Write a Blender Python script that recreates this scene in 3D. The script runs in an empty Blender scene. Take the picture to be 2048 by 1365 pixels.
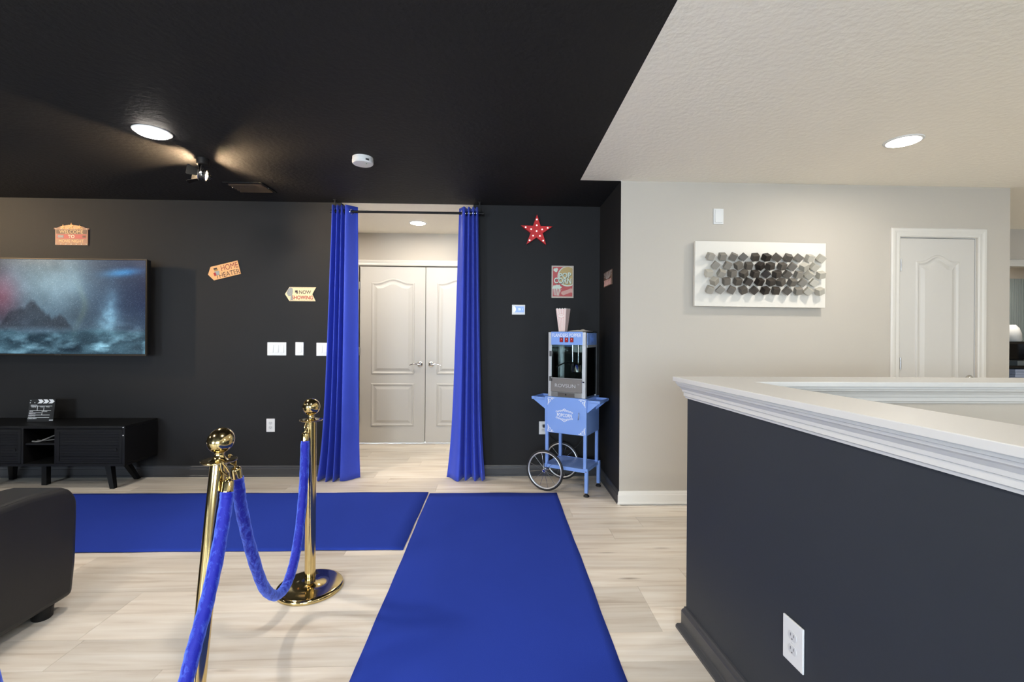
import bpy, bmesh, math, random
import numpy as np
from mathutils import Matrix, Vector

random.seed(7)
S = bpy.context.scene
C = S.collection

# ------------------------------------------------------------------ camera
TH, RO = 0.0328, 0.0067
cd = bpy.data.cameras.new('camera'); cam = bpy.data.objects.new('camera', cd); C.objects.link(cam)
cd.sensor_width = 36.0; cd.sensor_fit = 'HORIZONTAL'
cd.lens = 920.5 / 2048 * 36
cd.shift_y = -12.26 / 2048
cd.clip_start = 0.02
_R = Vector((math.cos(TH), -math.sin(TH), 0)); _F = Vector((math.sin(TH), math.cos(TH), 0)); _Z = Vector((0, 0, 1))
_r = _R * math.cos(RO) + _Z * math.sin(RO); _u = _Z * math.cos(RO) - _R * math.sin(RO)
cam.matrix_world = Matrix(((_r.x, _u.x, -_F.x, 0), (_r.y, _u.y, -_F.y, 0), (_r.z, _u.z, -_F.z, 1.2708), (0, 0, 0, 1)))
S.camera = cam

# ------------------------------------------------------------------ world, exposure
W = bpy.data.worlds.new('sky'); S.world = W; W.use_nodes = True
_bg = W.node_tree.nodes['Background']
_bg.inputs[0].default_value = (0.74, 0.87, 1.0, 1); _bg.inputs[1].default_value = 19.0
S.view_settings.view_transform = 'Standard'; S.view_settings.look = 'None'
S.view_settings.gamma = 1.0; S.view_settings.use_curve_mapping = False
S.view_settings.exposure = 0.71
S.cycles.max_bounces = 6; S.cycles.diffuse_bounces = 3; S.cycles.glossy_bounces = 4; S.cycles.transmission_bounces = 4; S.cycles.transparent_max_bounces = 12
S.cycles.use_adaptive_sampling = True; S.cycles.adaptive_threshold = 0.05; S.cycles.adaptive_min_samples = 16
S.cycles.sample_clamp_indirect = 6.0
S.cycles.caustics_reflective = False; S.cycles.caustics_refractive = False
S.cycles.use_denoising = True
DOWNLIGHT = 12.5           # watts of a theatre downlight (hall and foyer lamps are scaled below)
WARM = (1.0, 0.91, 0.81)

# ------------------------------------------------------------------ helpers
def lin(r, g, b):
    f = lambda c: (c / 255 / 12.92) if c <= 10.3 else ((c / 255 + 0.055) / 1.055) ** 2.4
    return (f(r), f(g), f(b), 1.0)

_mats = {}
def mat(name, rgb=(128, 128, 128), rough=0.5, metal=0.0, spec=0.5, bump=None, sheen=0.0, sheen_tint=None, coat=0.0,
        emit=None, estr=1.0, var=None):
    """bump = (noise scale, strength, distance); var = (scale, amount) mottles the colour."""
    if name in _mats: return _mats[name]
    m = bpy.data.materials.new(name); m.use_nodes = True; _mats[name] = m
    nt = m.node_tree; b = nt.nodes['Principled BSDF']
    b.inputs['Base Color'].default_value = lin(*rgb); b.inputs['Roughness'].default_value = rough
    b.inputs['Metallic'].default_value = metal; b.inputs['Specular IOR Level'].default_value = spec
    if sheen:
        b.inputs['Sheen Weight'].default_value = sheen; b.inputs['Sheen Roughness'].default_value = 0.4
        if sheen_tint: b.inputs['Sheen Tint'].default_value = lin(*sheen_tint)
    if coat: b.inputs['Coat Weight'].default_value = coat
    if emit:
        b.inputs['Emission Color'].default_value = (emit[0], emit[1], emit[2], 1); b.inputs['Emission Strength'].default_value = estr
    if bump or var:
        tc = nt.nodes.new('ShaderNodeTexCoord')
    if bump:
        n = nt.nodes.new('ShaderNodeTexNoise'); n.inputs['Scale'].default_value = bump[0]; n.inputs['Detail'].default_value = 4
        nt.links.new(tc.outputs['Object'], n.inputs['Vector'])
        bp = nt.nodes.new('ShaderNodeBump'); bp.inputs['Strength'].default_value = bump[1]; bp.inputs['Distance'].default_value = bump[2]
        nt.links.new(n.outputs[0], bp.inputs['Height']); nt.links.new(bp.outputs[0], b.inputs['Normal'])
    if var:
        n2 = nt.nodes.new('ShaderNodeTexNoise'); n2.inputs['Scale'].default_value = var[0]; n2.inputs['Detail'].default_value = 3
        nt.links.new(tc.outputs['Object'], n2.inputs['Vector'])
        mr = nt.nodes.new('ShaderNodeMapRange'); mr.inputs[3].default_value = 1 - var[1]; mr.inputs[4].default_value = 1 + var[1]
        nt.links.new(n2.outputs[0], mr.inputs[0])
        mx = nt.nodes.new('ShaderNodeVectorMath'); mx.operation = 'SCALE'; mx.inputs[0].default_value = lin(*rgb)[:3]
        nt.links.new(mr.outputs[0], mx.inputs['Scale']); nt.links.new(mx.outputs[0], b.inputs['Base Color'])
    return m

def glass_mat(name, tint=(235, 242, 240), refl=0.12):
    m = bpy.data.materials.new(name); m.use_nodes = True; nt = m.node_tree
    nt.nodes.remove(nt.nodes['Principled BSDF'])
    t = nt.nodes.new('ShaderNodeBsdfTransparent'); t.inputs[0].default_value = lin(*tint)
    g = nt.nodes.new('ShaderNodeBsdfGlossy'); g.inputs['Roughness'].default_value = 0.02
    fr = nt.nodes.new('ShaderNodeFresnel'); fr.inputs[0].default_value = 1.5
    mx = nt.nodes.new('ShaderNodeMixShader')
    nt.links.new(fr.outputs[0], mx.inputs[0]); nt.links.new(t.outputs[0], mx.inputs[1]); nt.links.new(g.outputs[0], mx.inputs[2])
    nt.links.new(mx.outputs[0], nt.nodes['Material Output'].inputs[0])
    return m

WALLM = lambda X, Y, Z, rot=0.0: Matrix.Translation((X, Y, Z)) @ Matrix(((1, 0, 0, 0), (0, 0, -1, 0), (0, 1, 0, 0), (0, 0, 0, 1))) @ Matrix.Rotation(rot, 4, 'Z')
# local x -> world x, local y -> up, local z -> towards the room (-Y)

class MB:
    def __init__(self, M=None):
        self.v, self.f, self.M = [], [], M
    def add(self, vs, fs, M=None):
        n = len(self.v); M = M if M is not None else None
        for p in vs:
            p = Vector(p)
            if M is not None: p = M @ p
            if self.M is not None: p = self.M @ p
            self.v.append(p)
        self.f += [tuple(i + n for i in q) for q in fs]
        return self
    def box(self, x0, x1, y0, y1, z0, z1, M=None):
        vs = [(x, y, z) for z in (z0, z1) for y in (y0, y1) for x in (x0, x1)]
        return self.add(vs, [(0, 2, 3, 1), (4, 5, 7, 6), (0, 1, 5, 4), (2, 6, 7, 3), (0, 4, 6, 2), (1, 3, 7, 5)], M)
    def cbox(self, c, s, M=None):
        return self.box(c[0]-s[0]/2, c[0]+s[0]/2, c[1]-s[1]/2, c[1]+s[1]/2, c[2]-s[2]/2, c[2]+s[2]/2, M)
    def prism(self, poly, z0, z1, M=None):
        n = len(poly)
        a = sum(poly[i][0]*poly[(i+1) % n][1] - poly[(i+1) % n][0]*poly[i][1] for i in range(n))
        if a < 0: poly = poly[::-1]
        vs = [(p[0], p[1], z0) for p in poly] + [(p[0], p[1], z1) for p in poly]
        fs = [tuple(range(n-1, -1, -1)), tuple(range(n, 2*n))] + [(i, (i+1) % n, n+(i+1) % n, n+i) for i in range(n)]
        return self.add(vs, fs, M)
    def lathe(self, prof, n=32, M=None):
        vs, fs = [], []
        for r, z in prof:
            for k in range(n):
                t = 2*math.pi*k/n; vs.append((r*math.cos(t), r*math.sin(t), z))
        for j in range(len(prof)-1):
            for k in range(n):
                a, b = j*n+k, j*n+(k+1) % n
                fs.append((a, b, b+n, a+n))
        if prof[0][0] > 1e-6: fs.append(tuple(range(n-1, -1, -1)))
        if prof[-1][0] > 1e-6: fs.append(tuple((len(prof)-1)*n+k for k in range(n)))
        return self.add(vs, fs, M)
    def tube(self, path, r, n=10, closed=False, M=None, caps=True):
        P = [Vector(p) for p in path]; m = len(P)
        rr = r if isinstance(r, (list, tuple)) else [r]*m
        T = []
        for i in range(m):
            a = P[(i-1) % m] if (closed or i > 0) else P[i]; b = P[(i+1) % m] if (closed or i < m-1) else P[i]
            T.append((b-a).normalized())
        up = Vector((0, 0, 1)) if abs(T[0].z) < 0.9 else Vector((1, 0, 0))
        N = (up - T[0]*up.dot(T[0])).normalized(); vs, fs = [], []
        for i in range(m):
            N = (N - T[i]*N.dot(T[i])).normalized(); B = T[i].cross(N)
            for k in range(n):
                t = 2*math.pi*k/n; vs.append(P[i] + (N*math.cos(t) + B*math.sin(t))*rr[i])
        for i in range(m if closed else m-1):
            j = (i+1) % m
            for k in range(n):
                l = (k+1) % n
                fs.append((i*n+k, i*n+l, j*n+l, j*n+k))
        if not closed and caps:
            fs.append(tuple(range(n-1, -1, -1))); fs.append(tuple((m-1)*n+k for k in range(n)))
        return self.add(vs, fs, M)
    def cyl(self, p0, p1, r, n=16, M=None):
        return self.tube([p0, p1], r, n, M=M)
    def torus(self, c, R, r, axis='Z', n=24, k=8, M=None):
        pts = []
        for i in range(n):
            t = 2*math.pi*i/n; a, b = R*math.cos(t), R*math.sin(t)
            pts.append(Vector(c) + Vector({'Z': (a, b, 0), 'Y': (a, 0, b), 'X': (0, a, b)}[axis]))
        return self.tube(pts, r, k, closed=True, M=M)
    def sphere(self, c, r, n=24, sq=(1, 1, 1), M=None):
        m = n//2
        prof = [(max(1e-7, r*math.sin(math.pi*j/m)), -r*math.cos(math.pi*j/m)) for j in range(m+1)]
        MM = Matrix.Translation(c) @ Matrix.Diagonal((*sq, 1))
        return self.lathe(prof, n, MM if M is None else M @ MM)
    def build(self, name, m, parent=None, smooth=False, bevel=0.0, seg=2, origin=None, sharp=0.7):
        vs = self.v
        o_ = Vector(origin) if origin is not None else None
        if o_ is not None: vs = [p - o_ for p in vs]
        me = bpy.data.meshes.new(name); me.from_pydata([tuple(p) for p in vs], [], self.f)
        bm = bmesh.new(); bm.from_mesh(me)
        bmesh.ops.remove_doubles(bm, verts=bm.verts, dist=1e-7)
        bmesh.ops.recalc_face_normals(bm, faces=bm.faces)
        if smooth:
            for f in bm.faces: f.smooth = True
            for e in bm.edges:
                if len(e.link_faces) == 2 and e.calc_face_angle(0) > sharp: e.smooth = False
        bm.to_mesh(me); bm.free()
        me.materials.append(m)
        return link(name, me, parent, o_, bevel, seg)

def link(name, me, parent=None, loc=None, bevel=0.0, seg=2):
    o = bpy.data.objects.new(name, me); C.objects.link(o)
    if parent is not None: o.parent = parent
    if loc is not None: o.location = loc
    if bevel:
        b = o.modifiers.new('bevel', 'BEVEL'); b.width = bevel; b.segments = seg; b.limit_method = 'ANGLE'; b.angle_limit = 0.6
    return o

def tag(o, label=None, cat=None, group=None, kind=None):
    if label: o['label'] = label
    if cat: o['category'] = cat
    if group: o['group'] = group
    if kind: o['kind'] = kind
    return o
def thing(name, label, cat, loc=(0, 0, 0), rotz=0.0, group=None):
    o = bpy.data.objects.new(name, None); C.objects.link(o); o.empty_display_size = 0.05
    o.location = loc; o.rotation_euler = (0, 0, rotz)
    return tag(o, label, cat, group)
def struct(o): o['kind'] = 'structure'; return o
def copy_tree(o, parent=None):
    c = o.copy(); C.objects.link(c)
    if parent is not None: c.parent = parent
    for ch in list(o.children): copy_tree(ch, c)
    return c

def text(s, height, m, parent, M, depth=0.0006, name='lettering', width=None, bold=0.0, align='CENTER', spacing=1.0):
    """Flat lettering as a mesh: fits cap height and, if asked, total width; M places its centre."""
    cu = bpy.data.curves.new('t', 'FONT'); cu.body = s; cu.size = 1; cu.extrude = 0.0; cu.offset = bold; cu.space_character = spacing
    cu.resolution_u = 3
    to = bpy.data.objects.new('t', cu); C.objects.link(to)
    dg = bpy.context.evaluated_depsgraph_get()
    me = bpy.data.meshes.new_from_object(to.evaluated_get(dg))
    bpy.data.objects.remove(to)
    co = np.array([v.co[:] for v in me.vertices])
    lo, hi = co.min(0), co.max(0)
    sy = height / (hi[1]-lo[1]); sx = sy if width is None else width / (hi[0]-lo[0])
    cx = (lo[0]+hi[0])/2 if align == 'CENTER' else lo[0]
    cy = (lo[1]+hi[1])/2
    for v in me.vertices:
        v.co = M @ Vector(((v.co.x-cx)*sx, (v.co.y-cy)*sy, depth))
    me.name = name; me.materials.clear(); me.materials.append(m)
    return link(name, me, parent)

def smoothstep(t): return t*t*(3-2*t)
def spline(pts, n=12):
    P = [Vector(p) for p in pts]; out = []
    for i in range(len(P)-1):
        p0 = P[i-1] if i else P[0]*2-P[1]; p1, p2 = P[i], P[i+1]; p3 = P[i+2] if i+2 < len(P) else P[-1]*2-P[-2]
        for k in range(n):
            t = k/n
            out.append(0.5*((2*p1) + (p2-p0)*t + (2*p0-5*p1+4*p2-p3)*t*t + (3*p1-p0-3*p2+p3)*t**3))
    out.append(P[-1]); return out

# ------------------------------------------------------------------ materials
def wood_mat():
    m = bpy.data.materials.new('oak_plank'); m.use_nodes = True; nt = m.node_tree; N = nt.nodes; L = nt.links
    b = N['Principled BSDF']; b.inputs['Roughness'].default_value = 0.42; b.inputs['Specular IOR Level'].default_value = 0.4
    tc = N.new('ShaderNodeTexCoord'); oi = N.new('ShaderNodeObjectInfo')
    off = N.new('ShaderNodeVectorMath'); off.operation = 'SCALE'; off.inputs[0].default_value = (37, 91, 53); L.new(oi.outputs['Random'], off.inputs['Scale'])
    ad = N.new('ShaderNodeVectorMath'); ad.operation = 'ADD'; L.new(tc.outputs['Object'], ad.inputs[0]); L.new(off.outputs[0], ad.inputs[1])
    mp = N.new('ShaderNodeMapping'); mp.inputs['Scale'].default_value = (1.1, 16, 1); L.new(ad.outputs[0], mp.inputs[0])
    n1 = N.new('ShaderNodeTexNoise'); n1.inputs['Scale'].default_value = 1.6; n1.inputs['Detail'].default_value = 6; n1.inputs['Distortion'].default_value = 0.6; L.new(mp.outputs[0], n1.inputs['Vector'])
    mp2 = N.new('ShaderNodeMapping'); mp2.inputs['Scale'].default_value = (0.9, 4.0, 1); L.new(ad.outputs[0], mp2.inputs[0])
    n2 = N.new('ShaderNodeTexNoise'); n2.inputs['Scale'].default_value = 1.5; n2.inputs['Detail'].default_value = 2; L.new(mp2.outputs[0], n2.inputs['Vector'])
    cr = N.new('ShaderNodeValToRGB'); e = cr.color_ramp.elements
    e[0].position = 0.28; e[0].color = lin(210, 196, 178); e[1].position = 0.68; e[1].color = lin(243, 236, 224)
    k = e.new(0.45); k.color = lin(231, 221, 206)
    L.new(n1.outputs[0], cr.inputs[0])
    # broad tone drift within a board and from board to board
    mr = N.new('ShaderNodeMapRange'); mr.inputs[1].default_value = 0.3; mr.inputs[2].default_value = 0.7; mr.inputs[3].default_value = 0.90; mr.inputs[4].default_value = 1.06; L.new(n2.outputs[0], mr.inputs[0])
    mr2 = N.new('ShaderNodeMapRange'); mr2.inputs[3].default_value = 0.82; mr2.inputs[4].default_value = 1.07; L.new(oi.outputs['Random'], mr2.inputs[0])
    mu = N.new('ShaderNodeMath'); mu.operation = 'MULTIPLY'; L.new(mr.outputs[0], mu.inputs[0]); L.new(mr2.outputs[0], mu.inputs[1])
    sc = N.new('ShaderNodeVectorMath'); sc.operation = 'SCALE'; L.new(cr.outputs[0], sc.inputs[0]); L.new(mu.outputs[0], sc.inputs['Scale'])
    # sparse dark checks and knots
    mp3 = N.new('ShaderNodeMapping'); mp3.inputs['Scale'].default_value = (2.4, 13, 1); L.new(ad.outputs[0], mp3.inputs[0])
    vo = N.new('ShaderNodeTexVoronoi'); vo.inputs['Scale'].default_value = 1.0; L.new(mp3.outputs[0], vo.inputs['Vector'])
    kn = N.new('ShaderNodeMapRange'); kn.inputs[1].default_value = 0.02; kn.inputs[2].default_value = 0.17; kn.inputs[3].default_value = 0.75; kn.inputs[4].default_value = 0.0; L.new(vo.outputs['Distance'], kn.inputs[0])
    sp = N.new('ShaderNodeSeparateColor'); L.new(vo.outputs['Color'], sp.inputs[0])
    gt = N.new('ShaderNodeMath'); gt.operation = 'GREATER_THAN'; gt.inputs[1].default_value = 0.78; L.new(sp.outputs[0], gt.inputs[0])
    km = N.new('ShaderNodeMath'); km.operation = 'MULTIPLY'; L.new(kn.outputs[0], km.inputs[0]); L.new(gt.outputs[0], km.inputs[1])
    mx = N.new('ShaderNodeMix'); mx.data_type = 'RGBA'; L.new(km.outputs[0], mx.inputs['Factor']); L.new(sc.outputs[0], mx.inputs['A']); mx.inputs['B'].default_value = lin(126, 106, 84)
    L.new(mx.outputs['Result'], b.inputs['Base Color'])
    bp = N.new('ShaderNodeBump'); bp.inputs['Strength'].default_value = 0.12; bp.inputs['Distance'].default_value = 0.001; L.new(n1.outputs[0], bp.inputs['Height']); L.new(bp.outputs[0], b.inputs['Normal'])
    return m
WOOD = wood_mat()
BLACKW = mat('black_wall_paint', (33, 33, 34), 0.66, spec=0.25, bump=(90, 0.12, 0.002), var=(1.5, 0.05))
BLACKC = mat('black_ceiling_paint', (37, 36, 36), 0.7, spec=0.22, bump=(34, 0.55, 0.006))
BLACKT = mat('black_trim_paint', (60, 61, 64), 0.35)
HALFW = mat('half_wall_paint', (46, 50, 56), 0.55, spec=0.35, bump=(80, 0.1, 0.002), var=(2.2, 0.07))
WHITEW = mat('white_wall_paint', (191, 184, 173), 0.7, spec=0.3, bump=(80, 0.1, 0.002))
WHITEC = mat('white_ceiling_paint', (252, 246, 233), 0.75, spec=0.25, bump=(34, 0.45, 0.006))
WHITET = mat('white_trim_paint', (206, 205, 202), 0.35)
BASEW = mat('white_baseboard_paint', (232, 229, 222), 0.35)
CASEW = mat('white_casing_paint', (214, 210, 202), 0.35)
DOORW = mat('white_door_paint', (203, 199, 192), 0.4)
PLASTIC = mat('white_plastic', (224, 224, 222), 0.35)
PLASTIC2 = mat('white_plastic_grey', (205, 205, 205), 0.4)
DARKSLOT = mat('dark_slot', (50, 50, 50), 0.6)
BRASS = mat('polished_brass', (212, 190, 136), 0.12, metal=1.0)
CHROME = mat('chrome', (210, 210, 210), 0.12, metal=1.0)
STEEL = mat('brushed_steel', (190, 190, 190), 0.3, metal=1.0)
ALU = mat('aluminium', (206, 208, 212), 0.35, metal=0.6)
BLACKM = mat('black_metal', (20, 20, 21), 0.5, spec=0.25)
BLACKG = mat('black_gloss', (14, 14, 15), 0.12)
RUBBER = mat('black_rubber', (26, 26, 28), 0.6)
CONS = mat('black_wood', (17, 17, 18), 0.5, spec=0.25, bump=(60, 0.1, 0.001))
LEATHER = mat('black_leather', (35, 35, 36), 0.45, spec=0.35, bump=(260, 0.25, 0.0008))
CARPET = mat('blue_runner', (42, 65, 164), 0.95, spec=0.1, bump=(420, 0.5, 0.002), var=(2.5, 0.06), sheen=0.15, sheen_tint=(80, 100, 200))
CURT = mat('blue_curtain', (58, 79, 196), 0.6, spec=0.3, bump=(300, 0.15, 0.0006), sheen=0.25, sheen_tint=(150, 165, 240))
BLUEP = mat('blue_powder_coat', (126, 160, 226), 0.32, coat=0.2)
WPRINT = mat('white_print', (235, 238, 242), 0.5)
def emis(name, col, strength):
    m = bpy.data.materials.new(name); m.use_nodes = True; nt = m.node_tree
    nt.nodes.remove(nt.nodes['Principled BSDF'])
    e = nt.nodes.new('ShaderNodeEmission'); e.inputs[0].default_value = (*col, 1); e.inputs[1].default_value = strength
    nt.links.new(e.outputs[0], nt.nodes['Material Output'].inputs[0]); return m
LAMP = emis('downlight_glow', WARM, 45.0)
LAMPH = emis('downlight_glow_hall', (1.0, .93, .83), 22.0)
GLASS = glass_mat('clear_glass')

# ------------------------------------------------------------------ room shell
H, D, D2, DD = 2.44, 4.154, 3.447, 5.376
XE, XS = 0.62, 0.93
XL, XR, YB = -6.2, 8.4, -3.6
OL, OR_ = -1.394, -0.219            # curtained opening
YF = 6.35                            # far room back wall
# half wall frame: face corner, direction towards the camera, outward normal (to the left)
A4 = math.radians(4.0)
HC = Vector((0.822, 1.955, 0)); HD = Vector((math.sin(A4), -math.cos(A4), 0)); HN = Vector((-math.cos(A4), -math.sin(A4), 0))
HM = Matrix(((-HN.x, -HD.x, 0, HC.x), (-HN.y, -HD.y, 0, HC.y), (0, 0, 1, 0), (0, 0, 0, 1)))   # local x = right, y = away, z = up

fl = MB().box(XL, 0.99, YB, 1.955, -0.06, -0.009).box(XL, XR, 1.955, YF+.1, -0.06, -0.009).box(3.3, XR, YB, 1.955, -0.06, -0.009)
floor = struct(fl.build('floor', WOOD))
# floor boards
PW = 0.178
def plank(x0, x1, y0, y1):
    m = MB().box(-(x1-x0)/2+.0006, (x1-x0)/2-.0006, -(y1-y0)/2+.0005, (y1-y0)/2-.0005, -0.008, 0)
    return m.build('plank', WOOD, floor, origin=None)
_share = {}
def put_plank(x0, x1, y0, y1):
    k = (round(x1-x0, 3), round(y1-y0, 3))
    if k in _share:
        o = link('plank', _share[k], floor)
    else:
        o = plank(x0, x1, y0, y1); _share[k] = o.data
    o.location = ((x0+x1)/2, (y0+y1)/2, 0)
joint = {2.844: 0.745, 2.132: 0.721, 2.310: 1.002, 1.954: -0.5, 2.488: 0.2}
y = 3.20 - PW*13
r = 0
while y < DD - 0.02:
    y1 = min(y+PW, DD-.002)
    ya, yb = max(y, 0.886), y1
    if ya < 1.955 and yb > 1.955: yb = yb
    lo = -4.9; hi = 0.815 if ya < 1.94 else 2.9
    if ya >= D2-0.12: hi = XS
    if ya >= D-0.06: lo, hi = -2.0, 0.3
    j = None
    for q, xj in joint.items():
        if abs(q-y) < 0.03: j = xj
    if j is None: j = (r*0.47+0.31*(r % 3)) % 1.22 - 1.0
    if abs(y-2.132) < 0.03: pass
    xs = [lo] + [j+1.22*k for k in range(-8, 8) if lo+0.15 < j+1.22*k < hi-0.12] + [hi]
    for a, b in zip(xs, xs[1:]): put_plank(a, b, ya, yb)
    y += PW; r += 1

def wall(name, m, *boxes):
    b = MB()
    for x in boxes: b.box(*x)
    return struct(b.build(name, m))
wall_back = wall('wall_back', BLACKW, (XL, OL, D, D+.12, 0, H), (OR_, XS, D, D+.12, 0, H))
wall_side = wall('wall_side', BLACKW, (XS, XS+.02, D2+.004, D+.12, 0, H))
wall_white = wall('wall_white', WHITEW, (XS+.0005, 3.10, D2, D2+.12, 0, H), (3.705, 3.979, D2, D2+.12, 0, H), (3.10, 3.705, D2, D2+.12, 2.045, H), (XS+.02, XS+.12, D2+.12, D+.12, 0, H))
wall_hall = wall('wall_hall', WHITEW, (3.879, 3.979, D2+.12, 4.75, 0, H))
wall_far = wall('wall_far', WHITEW, (3.879, 4.9, 4.75, 4.87, 0, H), (6.6, XR, 4.75, 4.87, 0, H), (4.9, 6.6, 4.75, 4.87, 2.04, H), (3.879, 3.979, 4.87, YF, 0, H), (3.879, XR, YF, YF+.1, 0, H))
wall_left = wall('wall_left', BLACKW, (XL-.1, XL, YB, D+.12, 0, H))
wall_right = wall('wall_right', WHITEW, (XR, XR+.1, YB, YF+.1, 0, H))
# unseen wall behind the camera, its three windows added and sized for daylight
wb = []
wins = [(-5.2, -3.4), (-1.7, 0.5), (4.6, 5.2)]
xs = XL
for a, b in wins:
    wb += [(xs, a, YB-.15, YB, 0, H), (a, b, YB-.15, YB, 0, 0.8), (a, b, YB-.15, YB, 2.15, H)]; xs = b
wb.append((xs, XR, YB-.15, YB, 0, H))
wall_rear = wall('wall_rear', WHITEW, *wb)
for i, (a, b) in enumerate(wins):
    f = MB().box(a, b, YB-.1, YB-.05, 0.8, 0.85).box(a, b, YB-.1, YB-.05, 2.10, 2.15).box(a, a+.05, YB-.1, YB-.05, .85, 2.10).box(b-.05, b, YB-.1, YB-.05, .85, 2.10).box(a+.05, b-.05, YB-.095, YB-.055, 1.45, 1.5)
    struct(f.build('window_%d' % (i+2), WHITET))
    pl = bpy.data.lights.new('window_portal', 'AREA'); pl.shape = 'RECTANGLE'; pl.size = b-a; pl.size_y = 1.35; pl.cycles.is_portal = True
    po = bpy.data.objects.new('window_portal', pl); C.objects.link(po); po.location = ((a+b)/2, YB-.12, 1.475); po.rotation_euler = (math.radians(90), 0, 0)
# foyer behind the curtain
wall_foyer = wall('wall_foyer', WHITEW, (-2.1, -2.0, D+.12, DD+.12, 0, H), (.3, .4, D+.12, DD+.12, 0, H),
     (-2.0, -1.60, DD, DD+.12, 0, H), (-0.055, .3, DD, DD+.12, 0, H), (-1.60, -0.055, DD, DD+.12, 2.06, H), (-1.6, -.055, DD+.1, DD+.12, 0, 2.06))
# ceilings
struct(MB().box(XL, XE, YB, D2, H, H+.1).box(XL, XS, D2, D, H, H+.1).build('ceiling_theater', BLACKC))
struct(MB().box(XE+.0002, XR, YB, D2, H, H+.1).box(3.879, XR, D2, YF+.1, H, H+.1).build('ceiling_hall', WHITEC))
struct(MB().box(-2.1, XS+.15, D+.0005, DD+.12, H, H+.1).build('ceiling_foyer', WHITEC))
# stairwell lining
struct(MB().box(0.99, 1.0, YB, 1.82, -1.6, -0.06).box(.99, 3.3, 1.80, 1.955, -1.6, -0.06).box(3.29, 3.3, YB, 1.8, -1.6, -.009).box(.99, 3.3, YB, 1.8, -1.65, -1.6).box(.99, 3.3, YB-.1, YB, -1.65, 0).build('wall_stairwell', WHITEW))

# baseboards
def base_profile(h=0.098, t=0.014):
    return [(0, 0), (t+.004, 0), (t+.004, .012), (t, .018), (t, h-.03), (t-.003, h-.024), (t-.004, h-.012), (t-.009, h-.002), (0, h)]
def sweep(prof, p0, p1, nrm, ext0=0, ext1=0):
    """Extrude a (out, up) profile from p0 to p1 along a wall whose outward normal is nrm."""
    p0, p1, nrm = Vector(p0), Vector(p1), Vector(nrm)
    d = (p1-p0).normalized(); b = MB(); n = len(prof); vs = []
    for P, s in ((p0, -ext0), (p1, ext1)):
        for o, u in prof: vs.append(P + nrm*o + Vector((0, 0, u)) + d*(s*o))
    fs = [tuple(range(n)), tuple(range(2*n-1, n-1, -1))] + [(i, (i+1) % n, n+(i+1) % n, n+i) for i in range(n)]
    return b.add(vs, fs)
BP = base_profile()
struct(sweep(BP, (XL, D, 0), (OL, D, 0), (0, -1, 0)).build('baseboard_back_left', BLACKT))
struct(sweep(BP, (OR_, D, 0), (XS, D, 0), (0, -1, 0), 0, -1).build('baseboard_back_right', BLACKT))
struct(sweep(BP, (XS, D, 0), (XS, D2, 0), (-1, 0, 0), -1, 0).build('baseboard_side', BLACKT))
struct(sweep(BP, (XS+.001, D2, 0), (3.03, D2, 0), (0, -1, 0), 1, 0).build('baseboard_white', BASEW))
struct(sweep(BP, (-2.0, D+.12, 0), (-2.0, DD, 0), (1, 0, 0)).build('baseboard_foyer', WHITET))

# half wall round the stairs: face runs from HC towards the camera, far leg runs to the right
TK = 0.13; LN = 3.2; CZ = 1.093
hw = MB(HM).box(0, TK, -LN, 0, -0.06, 1.073)
halfwall = struct(hw.build('wall_stair_near', HALFW))
hw2 = MB().box(HC.x+TK-.01, 3.3, HC.y-TK, HC.y-.004, -0.06, 1.073)
farhalf = struct(hw2.build('wall_stair_far', WHITEW))
# inner white lining of near leg
struct(MB(HM).box(TK, TK+.006, -LN, -TK-.02, -0.06, 1.073).build('wall_stair_inner', WHITEW))
cap = MB(HM).box(-.046, TK+.046, -LN, .046, 1.073, CZ)
struct(cap.build('trim_1', WHITET, bevel=.002))
cap2 = MB().box(HC.x+TK+.047, 3.3, HC.y-TK-.046, HC.y+.046, 1.073, CZ-.0004)
struct(cap2.build('trim_2', WHITET, bevel=.002))
CRP = [(0, 1.003), (.006, 1.003), (.008, 1.010), (.012, 1.013), (.012, 1.028), (.016, 1.030), (.018, 1.040), (.024, 1.050), (.031, 1.055), (.033, 1.062), (.037, 1.064), (.037, 1.073), (0, 1.073)]
pe = HC + HD*LN
struct(sweep(CRP, HC, pe, HN, 1, 0).build('trim_3', WHITET, smooth=False))
struct(sweep(CRP, HC, (3.3, HC.y, 0), (0, 1, 0), 1, 0).build('trim_4', WHITET))
struct(sweep(CRP, (HC.x+TK, HC.y-TK, 0), (3.3, HC.y-TK, 0), (0, -1, 0), 0, 0).build('trim_5', WHITET))
struct(sweep(CRP, HC - HN*(TK+.006) + HD*(TK+.02), pe - HN*(TK+.006), -HN, 0, 0).build('trim_6', WHITET))
BP2 = [(0, 0), (.032, 0), (.032, .010), (.028, .018), (.017, .024), (.015, .03), (.015, .082), (.012, .09), (.008, .094), (.006, .103), (0, .106)]
struct(sweep(BP2, HC, pe, HN, 1, 0).build('baseboard_stair', BLACKT))
struct(sweep(BP2, HC, (3.3, HC.y, 0), (0, 1, 0), 1, 0).build('baseboard_stair_far', BLACKT))

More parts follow.
